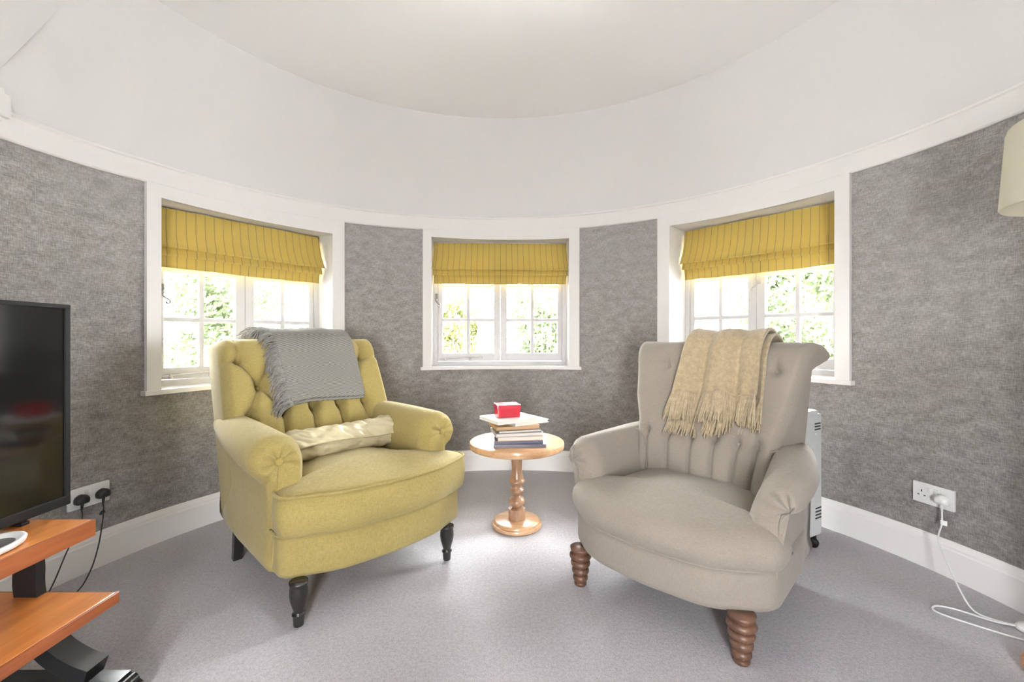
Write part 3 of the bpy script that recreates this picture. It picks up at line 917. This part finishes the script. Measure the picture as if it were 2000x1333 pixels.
def build_grey_throw():
    root = empty('throw', YC.location, YC.rotation_euler.z, 'grey herringbone wool throw with a fringe, draped over the yellow armchair back', 'throw')
    T = ypr.tau_of_z
    tTop = T(.953)
    tA = lambda s: T(.645)+.008*sin(s*5) + (-.010+.012*s)
    xl = lambda q: interp([(0, -.130), (.25, -.145), (.55, -.160), (.75, -.165), (1, -.14)], q)
    xr = lambda q: interp([(0, .236), (.3, .238), (.6, .240), (1, .23)], q)
    fold = lambda s, q: .003*sin(s*9+q*4)+.006*noise.noise(Vector((s*3, q*3, 1)))
    for lay, (dx0, dx1, dt, of) in enumerate(((0, 0, 0, .066), (.006, -.004, -.012, .056))):
        vf, fn = drape(ypr, ypt, lambda q: xl(q)+dx0, lambda q: xr(q)+dx1, lambda s: tA(s)+dt, tTop+.30, of, 50, 90, fold, 2, M['herring'], root)
        if lay == 0: f0 = fn
    # fringe down the left edge
    rnd = random.Random(5); parts = []
    for layer in range(2):
        for k in range(135):
            q = k/134*.80
            p = f0(0, q*89)
            # outward direction: to -x and falling
            L = rnd.uniform(.070, .110)*(1.0 if q > .1 else 1.3)
            e = rnd.uniform(-.25, .25); fl = rnd.uniform(.5, 1.0)
            P = [p+Vector((.004, 0, 0))]
            dirv = Vector((-1, -.05+.25*rnd.uniform(-1, 1), e)); dirv.normalize()
            cur = p.copy()
            n = 6
            steep = 1.0 if q < .55 else .55
            for m in range(n):
                g = (m+1)/n
                dv = (dirv*(1-.75*g*steep)+Vector((0, 0.02, -1.5*g*fl*steep)) + Vector((rnd.uniform(-.25, .25), rnd.uniform(-.2, .2), rnd.uniform(-.2, .2))))
                dv.normalize(); cur = cur+dv*(L/n); P.append(cur.copy())
            parts.append(tube(P, .0025, 5))
    mesh('fringe', join(*parts), M['grey_yarn'], root, True, kind='stuff')
build_grey_throw()

def build_beige_throw():
    root = empty('throw', GC.location, GC.rotation_euler.z, 'beige mohair throw with a long fringe, draped over the taupe armchair back', 'throw')
    T = gpr.tau_of_z; tTop = T(.948)
    tA = lambda s: T(.700)+.010*sin(s*4.0)+.022*s+.012*noise.noise(Vector((s*6, 0, 3)))
    xl = lambda q: interp([(0, -.130), (.2, -.118), (.5, -.100), (.62, -.095), (.8, -.09), (1, -.08)], q)
    xr = lambda q: interp([(0, .205), (.3, .205), (.6, .212), (.75, .218), (1, .225)], q)
    fold = lambda s, q: (.019*sin(s*14+.8*sin(q*3))+.007*sin(s*31+1))*smoothstep(.75, .1, q)+.004*noise.noise(Vector((s*5, q*4, 1)))
    vf, f0 = drape(gpr, gpt, xl, xr, tA, tTop+.26, .052, 60, 80, fold, 2, M['mohair'], root, thick=.012)
    vf, f1 = drape(gpr, gpt, lambda q: xl(q)+.010, lambda q: xr(q)+.018, lambda s: tA(s)-.058+.12*max(0, s-.55), tTop+.26, .030, 60, 80, fold, 2, M['mohair'], root, thick=.010)
    rnd = random.Random(8); parts = []
    for f, nst, L0, ln in ((f0, 190, .118, .0042), (f1, 150, .118, .0042)):
        for k in range(nst):
            s = k/(nst-1)
            p = f(s*59, 0)
            L = L0*rnd.uniform(.85, 1.15)
            cur = p+Vector((0, .0, .008)); P = [cur.copy()]
            sx = rnd.uniform(-.12, .12)
            for m in range(6):
                dv = Vector((sx+rnd.uniform(-.10, .10)-(.12*(1-s)), -.42+rnd.uniform(-.06, .06), -1)); dv.normalize()
                cur = cur+dv*((L+.008)/6); P.append(cur.copy())
            parts.append(tube(P, lambda g: .0030*(.8+.7*sin(pi*min(1, g*1.05))), 5))
    mesh('fringe', join(*parts), M['mohair_yarn'], root, True, kind='stuff')
build_beige_throw()

# ------------------------------------------------------------------ folded cream cushion on the yellow seat
def build_bolster():
    root = empty('cushion', YC.matrix_basis @ Vector((0.012, .150, .440)), YC.rotation_euler.z+radians(3), 'folded cream silk cushion lying on the seat of the yellow armchair', 'cushion')
    def roll(x0, x1, ry, rz, cy, cz, amp, seed, n=70, m=40, pw=3.0):
        loops = []
        for i in range(n+1):
            t = i/n; x = x0+(x1-x0)*t
            e = min(t, 1-t)*2
            sc = min(1, (1-(1-min(1, e*9))**2)**.5 if e*9 < 1 else 1); sc = max(sc, .12)
            L = []
            for k in range(m):
                a = 2*pi*k/m
                ca, sa = cos(a), sin(a)
                rr = (abs(ca)**pw+abs(sa)**pw)**(-1/pw)
                w = amp*(noise.noise(Vector((x*26+seed, ca*1.6+sa*3, sa*1.6)))+.6*noise.noise(Vector((x*60+seed, ca*3, sa*4))))
                ext = .012*sin(5*x+seed)
                L.append(Vector((x, cy+(ry*sc+w)*rr*ca, cz+ext*.4+(rz*sc+w)*rr*sa)))
            loops.append(L)
        return loft(loops, True, True)
    mesh('cushion_body', roll(-.275, .285, .062, .052, 0.0, .048, .0075, 2.0, pw=2.5), M['satin'], root, True)
    # the loose half folded over the roll, its hem showing along the front
    def fl(i, j):
        s, q = i/79, j/39
        x = -.235+.530*s
        a = radians(160-(160-12-8*sin(s*5))*q)      # from behind, over the top, down the front
        ry, rz = .086, .070
        w = .013*noise.noise(Vector((x*15+q*3, q*4.5, 3)))+.009*noise.noise(Vector((x*40-q*7, q*6, 9)))
        w += .010*max(0, noise.noise(Vector((x*9-q*2.2, 1.3, 4))))*sin(q*pi)
        tap = 1-.30*smoothstep(.93, 1, s)-.10*smoothstep(.06, 0, s)
        return (x, -(ry*tap+w)*cos(a), .054+(rz*tap+w)*sin(a)+.010*smoothstep(.6, 1, s))
    o = mesh('folded_flap', grid(80, 40, fl), M['satin'], root, True)
    md = o.modifiers.new('thick', 'SOLIDIFY'); md.thickness = .009; md.offset = 0
build_bolster()

# ------------------------------------------------------------------ side table with books
TX, TY = .025, 2.253
def build_table():
    root = empty('side_table', (TX, TY, 0), 0, 'small round pine pedestal side table with a turned column', 'side table')
    mesh('tabletop', lathe([(.001, .404), (.232, .404), (.240, .407), (.244, .413), (.2445, .428), (.243, .436), (.238, .440), (.001, .440)], 72), M['pine'], root, True, sharp=40)
    col = [(.035, .405), (.034, .39), (.030, .355), (.0265, .32), (.0255, .295), (.028, .272), (.034, .250), (.037, .240), (.041, .236), (.0415, .228), (.038, .222), (.029, .216), (.0245, .207), (.026, .198), (.035, .192), (.037, .187), (.036, .180), (.032, .175), (.021, .163), (.0165, .155),
           (.024, .150), (.036, .143), (.043, .130), (.042, .118), (.033, .108), (.022, .100), (.019, .096), (.030, .093), (.0435, .091), (.0445, .086), (.043, .082), (.0435, .080), (.0435, .034)]
    mesh('column', lathe(col, 40), M['pine_turned'], root, True, sharp=50)
    mesh('foot', lathe([(.001, 0), (.122, 0), (.128, .004), (.129, .014), (.126, .020), (.120, .022), (.119, .027), (.116, .033), (.110, .036), (.001, .036)], 64), M['pine'], root, True, sharp=40)
build_table()

def paper(name, c): return plain(name, c, .85, .2)
M['pages'] = plain('book_page_edges', (.80, .76, .68), .9, .1, bump=.3, bscale=400)
M['pages_tan'] = plain('aged_page_edges', (.60, .42, .26), .9, .1, bump=.3, bscale=400)
def book(w, dpt, th, rz, cx, cy, z, col, label, pages='pages', soft=False, tx=0.0):
    o = empty('book', (cx, cy, z), rz, label, 'book', 'books stacked on the side table')
    cm = plain('book_cover_'+label.split()[0], col, .38, .5)
    c = .0022
    mesh('cover', join(box(-w/2, w/2, -dpt/2, dpt/2, 0, c, .0006), box(-w/2, w/2, -dpt/2, dpt/2, th-c, th, .0006), box(-w/2, -w/2+c, -dpt/2, dpt/2, c*.5, th-c*.5, .0006)), cm, o, False)
    mesh('pages', box(-w/2+c, w/2-.004, -dpt/2+.004, dpt/2-.004, c, th-c, .001), M[pages], o, False)
    return o
z = .4405
BK = [ # w, d, th, rz, cx, cy, col, label, pages
    (.185, .255, .021, 92, .060, -.060, (.10, .085, .12), 'dark plum hardback at the bottom of the book pile', 'pages_tan'),
    (.175, .235, .019, 95, .052, -.055, (.085, .085, .13), 'navy book second from the bottom of the book pile', 'pages_tan'),
    (.225, .170, .026, 8, .057, -.062, (.62, .42, .33), 'pinkish tan book third from the bottom of the book pile', 'pages'),
    (.235, .165, .022, 12, .047, -.066, (.45, .46, .47), 'silvery grey book in the middle of the book pile', 'pages'),
    (.215, .165, .018, 15, .045, -.065, (.12, .11, .11), 'slim black covered book with pale pages above the silvery grey one', 'pages'),
    (.220, .165, .022, 16, .035, -.060, (.60, .36, .16), 'orange tan book under the two wide white ones', 'pages_tan'),
    (.205, .150, .020, 34, .085, -.035, (.78, .77, .74), 'white paperback jutting out right near the top of the pile', 'pages'),
    (.235, .190, .022, 32, .010, -.060, (.80, .81, .78), 'large pale book lying directly under the red tin', 'pages'),
]
for (w_, d_, th, rz, cx, cy, col, lab, pg) in BK:
    th *= .78; book(w_, d_, th, radians(rz), TX+cx-.050, TY+cy, z, col, lab, pg); z += th+.0004
tin = empty('tin_box', (TX-.050, TY-.055, z), radians(14), 'small red tin box with a shiny lid on top of the book pile', 'tin')
red = plain('red_enamel', (.52, .022, .040), .25, .6)
mesh('tin_body', box(-.058, .058, -.045, .045, 0, .052, .006), red, tin, False)
mesh('tin_lid', join(box(-.060, .060, -.047, .047, .040, .064, .006)), plain('pale_red_lid', (.60, .035, .055), .18, .8), tin, False)

# ------------------------------------------------------------------ television and its stand
def build_tv():
    root = empty('television', (-1.222, .725, .5), 0, 'black flat screen television standing on the wooden media stand', 'television')
    y0, y1 = -.475, .475; z0, z1 = .014, .562
    mesh('bezel', join(box(-.016, .006, y0, y1, z0, z0+.026, .003), box(-.016, .006, y0, y1, z1-.012, z1, .003), box(-.0155, .0052, y0, y0+.014, z0+.001, z1-.001, .002), box(-.0155, .0052, y1-.014, y1, z0+.001, z1-.001, .002)), M['bezel'], root, False)
    mesh('screen', box(-.012, .001, y0+.012, y1-.012, z0+.024, z1-.010), M['screen'], root, False)
    mesh('rear_case', join(box(-.030, -.014, y0+.004, y1-.004, z0+.004, z1-.004, .006), box(-.060, -.028, y0+.15, y1-.15, z0+.04, z1-.14, .02)), M['bezel'], root, False)
    for y in (-.37, .365):
        mesh('foot', join(box(-.09, .004, y-.010, y+.010, 0.001, .009, .003), box(-.02, .0, y-.008, y+.008, .006, .04, .003)), M['bezel'], root, False)
build_tv()

def build_stand():
    # top shelf z=.5 ; lower shelf z=.30 ; black sledge base; runs along the left side
    root = empty('media_stand', (-1.27, .66, 0), 0, 'cherry wood media stand with two shelves on curved black legs', 'media stand')
    def shelf(x0, x1, y0, y1, z1, th):
        t = mesh('shelf', box(x0, x1, y0, y1, z1-th, z1, .003), M['cherry'], root, False)
        mesh('shelf_edge', join(box(x1-.001, x1+.006, y0, y1+.005, z1-th-.001, z1-.001, .001), box(x0, x1+.0005, y1-.002, y1+.005, z1-th-.001, z1-.001, .001)), M['cherry_edge'], t, False)
    shelf(-.19, .180, -.47, .468, .5, .042)
    shelf(-.20, .225, -.49, .487, .30, .027)
    for y in (-.41, .475):
        # slim bent upright between the shelves
        P = [(.025, y, .290), (.020, y, .33), (.020, y, .38), (.010, y, .44), (-.01, y, .462)]
        lp = []
        for p in catmull(P, 6): lp.append([Vector((p.x-.04, y-.012, p.z)), Vector((p.x+.02, y-.012, p.z)), Vector((p.x+.02, y+.012, p.z)), Vector((p.x-.04, y+.012, p.z))])
        mesh('upright', loft(lp, True, True), M['black'], root, False)
        # swept leg under the lower shelf to the foot
        Pc = [(.02, .278), (.03, .240), (.055, .190), (.090, .152), (.140, .122), (.185, .105)]
        lp = []
        cc = catmull([(a, 0, b) for a, b in Pc], 8)
        for i, p in enumerate(cc):
            t = (cc[min(len(cc)-1, i+1)]-cc[max(0, i-1)]).normalized(); nn = Vector((-t.z, 0, t.x))
            wd = .030
            lp.append([p+nn*.018+Vector((0, y-wd, 0)), p+nn*.018+Vector((0, y+wd, 0)), p-nn*.022+Vector((0, y+wd, 0)), p-nn*.022+Vector((0, y-wd, 0))])
        mesh('curved_leg', loft(lp, True, True), M['black'], root, False)
        Pm = [Vector((-p.x-.0, p.y, p.z)) for p in cc]
        lp = []
        for i, p in enumerate(Pm):
            t = (Pm[min(len(Pm)-1, i+1)]-Pm[max(0, i-1)]).normalized(); nn = Vector((t.z, 0, -t.x))
            lp.append([p+nn*.018+Vector((0, y-.03, 0)), p-nn*.022+Vector((0, y-.03, 0)), p-nn*.022+Vector((0, y+.03, 0)), p+nn*.018+Vector((0, y+.03, 0))])
        mesh('curved_leg', loft(lp, True, True), M['black'], root, False)
        # base bar with reeded rounded end
        bar = [box(-.23, .235, y-.050, y+.050, .018, .068, .004)]
        for dx, zz, rr in ((.243, .046, .017), (.252, .026, .022)):
            bar.append(xf(tube([(dx, y-.047, zz), (dx, y+.047, zz)], rr, 16), Matrix.Identity(4)))
        mesh('foot', join(*bar), M['black'], root, True, sharp=35)
    mesh('stretcher', box(-.06, .03, -.39, .46, .135, .165, .004), M['black'], root, False)
build_stand()

def build_tray():
    root = empty('dish', (-1.152, .950, .5005), radians(10), 'white rimmed oval dish on the top shelf under the television', 'dish')
    def ov(a, b, z): return [Vector((a*cos(2*pi*k/40), b*sin(2*pi*k/40), z)) for k in range(40)]
    mesh('rim', loft([ov(.030, .050, .004), ov(.046, .070, .001), ov(.050, .076, .004), ov(.052, .079, .012), ov(.050, .076, .0155), ov(.044, .068, .0155), ov(.040, .063, .010), ov(.030, .05, .006)], True, False), M['plastic'], root)
    mesh('inset', loft([ov(.041, .064, .0065), ov(.036, .055, .0085), ov(.005, .008, .009)], True, True), plain('grey_dish_well', (.16, .15, .145), .4), root)
build_tray()

# ------------------------------------------------------------------ sockets, plugs and cables
def wall_frame(ang, z, off=0.0):
    a = radians(ang); t = Vector((cos(a), -sin(a), 0)); n = Vector((-sin(a), -cos(a), 0))
    p = Vector((RC.x+(R-off)*sin(a), RC.y+(R-off)*cos(a), z))
    # local x along the wall, local y = up, local z = into the room
    return Matrix(((t.x, 0, n.x, p.x), (t.y, 0, n.y, p.y), (0, 1, 0, p.z), (0, 0, 0, 1)))
def build_socket(ang, z, label):
    root = empty('wall_socket', label=label, cat='socket', group='double wall sockets'); root.matrix_world = wall_frame(ang, z, .006)
    mesh('plate', box(-.073, .073, -.043, .043, -.003, .009, .003), M['plastic'], root, False)
    for sx in (-1, 1):
        mesh('switch', xf(box(-.006, .006, -.010, .010, -.002, .003, .0015), Matrix.Translation((sx*.013, .018, .009)) @ Matrix.Rotation(.15, 4, 'X')), M['plastic'], root, False)
        hx = sx*.040
        mesh('pin_holes', join(box(hx-.002, hx+.002, .004, .013, .0075, .0094), box(hx-.015, hx-.008, -.012, -.008, .0075, .0094), box(hx+.008, hx+.015, -.012, -.008, .0075, .0094)), M['dark'], root, False)
    return root
aL = math.degrees(atan2(-1.7695, 1.816-RC.y)); LZ = .314
aR = None
build_socket(aL, LZ, 'white double wall socket by the television with two black plugs in it')

def plug(M4, lx, mat, label, rnd=.018):
    """three-pin plug body on a wall frame at local x"""
    root = empty('plug', label=label, cat='plug', group='plugs in the wall sockets'); root.matrix_world = M4 @ Matrix.Translation((lx, -.004, .0095))
    L = [Vector((p.x, p.y, 0)) for p in round_outline([(-.024, -.018, .012), (.024, -.018, .012), (.024, .010, .018), (0, .024, .02), (-.024, .010, .018)])]
    ol = [p.xy for p in L]
    mesh('plug_body', puff(ol, [(.002, 0), (0, .003), (0, .018), (.003, .025), (.009, .030)], .002, 4), mat, root, True)
    mesh('cord_grip', tube([(0, -.016, .014), (0, -.028, .013), (0, -.044, .011)], lambda t: .006-.0022*t, 10), mat, root)
    return root
FL_ = wall_frame(aL, LZ, .006)
p1 = plug(FL_, .040, M['plug'], 'black plug in the right side of the socket by the television')
p2 = plug(FL_, -.036, M['plug'], 'black plug in the left side of the socket, partly behind the television')
def cable(parent, world_pts, r, mat, name='cable'):
    inv = parent.matrix_world.inverted()
    P = catmull([inv @ Vector(p) for p in world_pts], 8)
    return mesh(name, tube(P, r, 8), mat, parent)
bpy.context.view_layer.update()
g1 = p1.matrix_world @ Vector((0, -.044, .011)); g2 = p2.matrix_world @ Vector((0, -.044, .011))
def px(x, y, Y): return Vector(((x-1000)*Y/850, Y, CAM_Z-(y-661)*Y/850))
cable(p1, [g1, g1+Vector((.012, -.01, -.02)), (-1.690, 1.795, .205), (-1.660, 1.745, .130), (-1.640, 1.690, .060), (-1.625, 1.62, .020), (-1.64, 1.52, .006), (-1.66, 1.42, .006), (-1.62, 1.28, .006)], .0025, M['plug'])
mesh('cable_knot', tube(catmull([p1.matrix_world.inverted() @ (g1+Vector(q)) for q in ((.012, -.012, -.022), (.022, -.018, -.028), (.012, -.024, -.036), (.004, -.012, -.030), (.016, -.012, -.024))], 4), .0035, 6), M['plug'], p1)
cable(p2, [g2, g2+Vector((.008, -.01, -.04)), (-1.70, 1.66, .15), (-1.69, 1.60, .06), (-1.68, 1.54, .012), (-1.66, 1.46, .006), (-1.62, 1.36, .006), (-1.58, 1.27, .006)], .0024, M['plug'])

aRt = math.degrees(atan2(1.787, 1.849-RC.y))
def ray_wall(pxx):
    d = (pxx-1000)/850; a = 1+d*d; b = -2*RC.y; c = RC.y**2-R*R
    Y = (-b+sqrt(b*b-4*a*c))/(2*a); return Vector((d*Y, Y))
pm = ray_wall(1826.5); aRt = math.degrees(atan2(pm.x, pm.y-RC.y)); RZ = CAM_Z-(968-661)/850*pm.y
build_socket(aRt, RZ, 'white double wall socket on the right wall with one white plug in it')
FR_ = wall_frame(aRt, RZ, .006)
p3 = plug(FR_, .040, M['plastic'], 'white plug in the right wall socket, with a white lamp lead')
bpy.context.view_layer.update()
g3 = p3.matrix_world @ Vector((0, -.044, .011))
SWX = px(2003, 1222, 1.45)
c3 = cable(p3, [g3, g3+Vector((-.004, -.004, -.05)), (1.700, 1.735, .165), (1.670, 1.665, .10), (1.635, 1.585, .045), (1.625, 1.530, .010), (1.650, 1.482, .008), (1.700, 1.440, .012)], .0030, M['plastic'], 'lead')
mesh('tag', xf(box(-.010, .010, -.001, .001, -.010, .010, .0005), p3.matrix_world.inverted() @ Matrix.Translation(g3+Vector((-.002, -.010, -.045))) @ Matrix.Rotation(-.9, 4, 'Z')), M['plastic'], p3, False)

# ------------------------------------------------------------------ floor lamp on the right
def build_lamp():
    lx, ly = 1.608, 1.190
    root = empty('floor_lamp', (lx, ly, 0), 0, 'floor lamp with a cream fabric drum shade and wooden base at the right edge', 'floor lamp')
    mesh('base', lathe([(.001, 0), (.138, 0), (.143, .006), (.143, .020), (.136, .028), (.06, .038), (.03, .05), (.001, .05)], 40), wood('lamp_base_wood', (.45, .22, .10), (.28, .12, .05), (20, 20, 6), .4), root, True, sharp=40)
    mesh('pole', lathe([(.014, .04), (.013, 1.30), (.018, 1.30), (.018, 1.36), (.001, 1.36)], 20), M['brass'], root, True, sharp=40)
    m, nt, N, L, P = new_mat('cream_lampshade_fabric')
    P.inputs['Base Color'].default_value = (.84, .80, .68, 1); P.inputs['Roughness'].default_value = .9
    tr = N.new('ShaderNodeBsdfTranslucent'); tr.inputs[0].default_value = (.84, .79, .66, 1)
    mx = N.new('ShaderNodeMixShader'); mx.inputs[0].default_value = .35
    tcn = N.new('ShaderNodeTexCoord').outputs['Object']
    bp = N.new('ShaderNodeBump'); bp.inputs['Strength'].default_value = .1; bp.inputs['Distance'].default_value = .001
    L.new(noise_tex(N, L, mapping(N, L, tcn, (300, 300, 900)), 1, 2), bp.inputs['Height']); L.new(bp.outputs[0], P.inputs['Normal'])
    L.new(P.outputs[0], mx.inputs[1]); L.new(tr.outputs[0], mx.inputs[2]); L.new(mx.outputs[0], N['Material Output'].inputs[0])
    zb, zt = 1.354, 1.594
    sh = mesh('shade', lathe([(.185, zb), (.187, zb+.004), (.173, zt-.02), (.169, zt-.006), (.161, zt), (.158, zt), (.164, zt-.008), (.169, zt-.02), (.182, zb+.004), (.182, zb)], 64, cap=False), m, root, True)
    mesh('shade_ring', join(*[tube([(.017*cos(a), .017*sin(a), 1.355), (.170*cos(a), .170*sin(a), zt-.012)], .002, 6) for a in (0.3, 2.4, 4.5)]), M['brass'], root)
    mesh('bulb', lathe([(.001, 1.36), (.014, 1.362), (.015, 1.39), (.030, 1.42), (.032, 1.44), (.024, 1.465), (.001, 1.475)], 20), M['plastic'], root)
    # in-line switch and its looped lead on the carpet
    sw = xf(lathe([(.001, 0), (.026, 0), (.030, .004), (.030, .012), (.024, .020), (.001, .022)], 24), Matrix.Translation((1.715-lx, 1.438-ly, .001)) @ Matrix.Diagonal((1.4, 1, 1, 1)))
    mesh('foot_switch', sw, M['plastic'], root)
    P = [(1.69, 1.445, .012), (1.640, 1.480, .006), (1.585, 1.545, .004), (1.535, 1.570, .004), (1.500, 1.552, .004), (1.505, 1.520, .004), (1.555, 1.465, .004), (1.62, 1.405, .004), (1.66, 1.36, .010)]
    mesh('lead', tube(catmull([Vector(p)-Vector((lx, ly, 0)) for p in P], 8), .0032, 8), M['plastic'], root)
build_lamp()

# ------------------------------------------------------------------ oil radiator behind the taupe chair
def build_radiator():
    root = empty('radiator', (1.335, 2.015, 0), radians(29), 'pale grey oil-filled radiator on castors behind the taupe armchair', 'radiator')
    # local -y is the control end facing the room
    e = [box(-.075, .075, -.055, -.001, .070, .625, .012)]
    hs = mesh('end_panel', join(*e, xf(box(-.060, .060, -.050, 0.0, .60, .642, .018), Matrix.Identity(4))), M['grey_plastic'], root, False)
    sl = []
    for zz in (.555, .568, .581): sl.append(box(.012, .060, -.0565, -.050, zz-.003, zz+.003, .001))
    for zz in (.150, .165, .180, .195): sl.append(box(.018, .066, -.0565, -.050, zz-.003, zz+.003, .001))
    for q in sl: mesh('vent_slot', q, M['dark'], hs, False)
    mesh('indicator', orient(button(.005, .004), (.02, -.056, .535), (0, -1, 0)), M['plastic'], hs)
    for i in range(5):
        y = .030+i*.048
        mesh('fin', join(box(-.062, .062, y-.005, y+.005, .10, .600, .004), box(-.018, .018, y-.022, y+.022, .11, .16, .008), box(-.018, .018, y-.022, y+.022, .54, .59, .008)), M['grey_plastic'], root, False)
    for (x, y) in ((-.055, -.028), (.055, -.028), (-.055, .20), (.055, .20)):
        mesh('castor', join(orient(lathe([(.001, -.010), (.018, -.010), (.022, -.006), (.022, .006), (.018, .010), (.001, .010)], 20), (x, y, .0222), (1, .3, 0)), box(x-.008, x+.008, y-.010, y+.010, .030, .075, .003)), M['bezel'], root)
    mesh('foot_bar', box(-.07, .07, -.038, -.018, .060, .074, .003), M['grey_plastic'], root, False)
    mesh('foot_bar', box(-.07, .07, .19, .21, .060, .105, .003), M['grey_plastic'], root, False)
build_radiator()

# ------------------------------------------------------------------ garden outside
gm = plain('pale_bounce_ground', (.82, .81, .77), .95, .1, bump=.6, bscale=30)  # ground made pale as a reflector, bouncing daylight up to the ceiling
gr = mesh('bounce_ground', ([(-30, -30, -.35), (30, -30, -.35), (30, 30, -.35), (-30, 30, -.35)], [(0, 1, 2, 3)]), gm, smooth=False)
gr['kind'] = 'structure'
LM = [leaf_mat('yellow_green_leaves', (.045, .052, .012), (.115, .122, .034)), leaf_mat('mid_green_leaves', (.026, .040, .015), (.075, .094, .041)), leaf_mat('silver_green_leaves', (.045, .052, .037), (.105, .116, .086))]
BARK = plain('bark', (.16, .13, .10), .9, .1)
def tree(x, y, h, rad, lm, n, label, seed, lift=.15):
    rnd = random.Random(seed)
    root = empty('shrub', (x, y, -.35), 0, label, 'shrub', 'shrubs and trees outside the windows')
    st = []
    for k in range(6):
        a = rnd.uniform(0, 2*pi); r = rad*rnd.uniform(.3, .8)
        st.append(tube(catmull([(0, 0, 0), (r*.25*cos(a), r*.25*sin(a), h*.3), (r*.6*cos(a), r*.6*sin(a), h*.6), (r*cos(a), r*sin(a), h*.9)], 4), lambda t: .035*(1-.8*t), 6))
    mesh('stem', join(*st), BARK, root)
    V, F = [], []
    nc = 34
    for c in range(nc):
        a = rnd.uniform(0, 2*pi); u = rnd.uniform(0, 1)
        cz = h*(lift+(1-lift)*(c+.5)/nc); rr = rad*.72*sqrt(u)*(1-.5*max(0, cz/h-.6))
        c0 = Vector((rr*cos(a), rr*sin(a), cz)); cr_ = rad*rnd.uniform(.26, .42)
        for k in range(n//nc):
            d = Vector((rnd.gauss(0, 1), rnd.gauss(0, 1), rnd.gauss(0, 1))); d.normalize()
            p = c0+d*cr_*rnd.random()**.4
            s = rnd.uniform(.035, .07)
            q = Vector((rnd.gauss(0, 1), rnd.gauss(0, 1), rnd.gauss(0, 1))).normalized(); w = q.orthogonal().normalized()
            t = q.cross(w)*.55
            i = len(V); V += [p-w*s, p+t*s, p+w*s, p-t*s]; F.append((i, i+1, i+2, i+3))
    mesh('foliage', (V, F), lm, root, False, kind='stuff')
tree(-5.6, 5.2, 3.0, 1.1, LM[0], 8000, 'yellow-green bushy shrub seen through the far left panes of the left window', 1)
tree(-4.5, 7.3, 3.3, 1.25, LM[1], 8000, 'mid green shrub seen in the middle of the left window', 2)
tree(-2.75, 7.9, 3.2, 1.0, LM[2], 7000, 'pale green shrub seen through the right panes of the left window', 3)
tree(-7.9, 7.6, 4.0, 1.5, LM[1], 7000, 'tall green shrub standing behind the yellow-green one outside the left window', 13)
tree(-.95, 8.6, 2.1, .80, LM[0], 6000, 'rounded yellow-green bush low outside the left half of the middle window', 4, .1)
tree(.62, 9.0, 2.2, .85, LM[1], 6000, 'rounded green bush low outside the right half of the middle window', 5, .1)
tree(-.35, 12.6, 4.6, 1.7, LM[2], 7000, 'pale distant tree outside the middle window', 6, .2)
tree(2.7, 8.6, 3.2, 1.15, LM[2], 7000, 'silvery green shrub outside the leftmost panes of the right window', 7)
tree(4.3, 6.6, 2.5, 1.0, LM[1], 7000, 'green shrub outside the middle of the right window', 8)
tree(6.4, 5.8, 2.6, 1.05, LM[2], 5000, 'sparse pale shrub outside the right panes of the right window', 10)
tree(6.2, 9.4, 4.4, 1.7, LM[0], 7000, 'light green tree standing behind the shrubs outside the right window', 9)
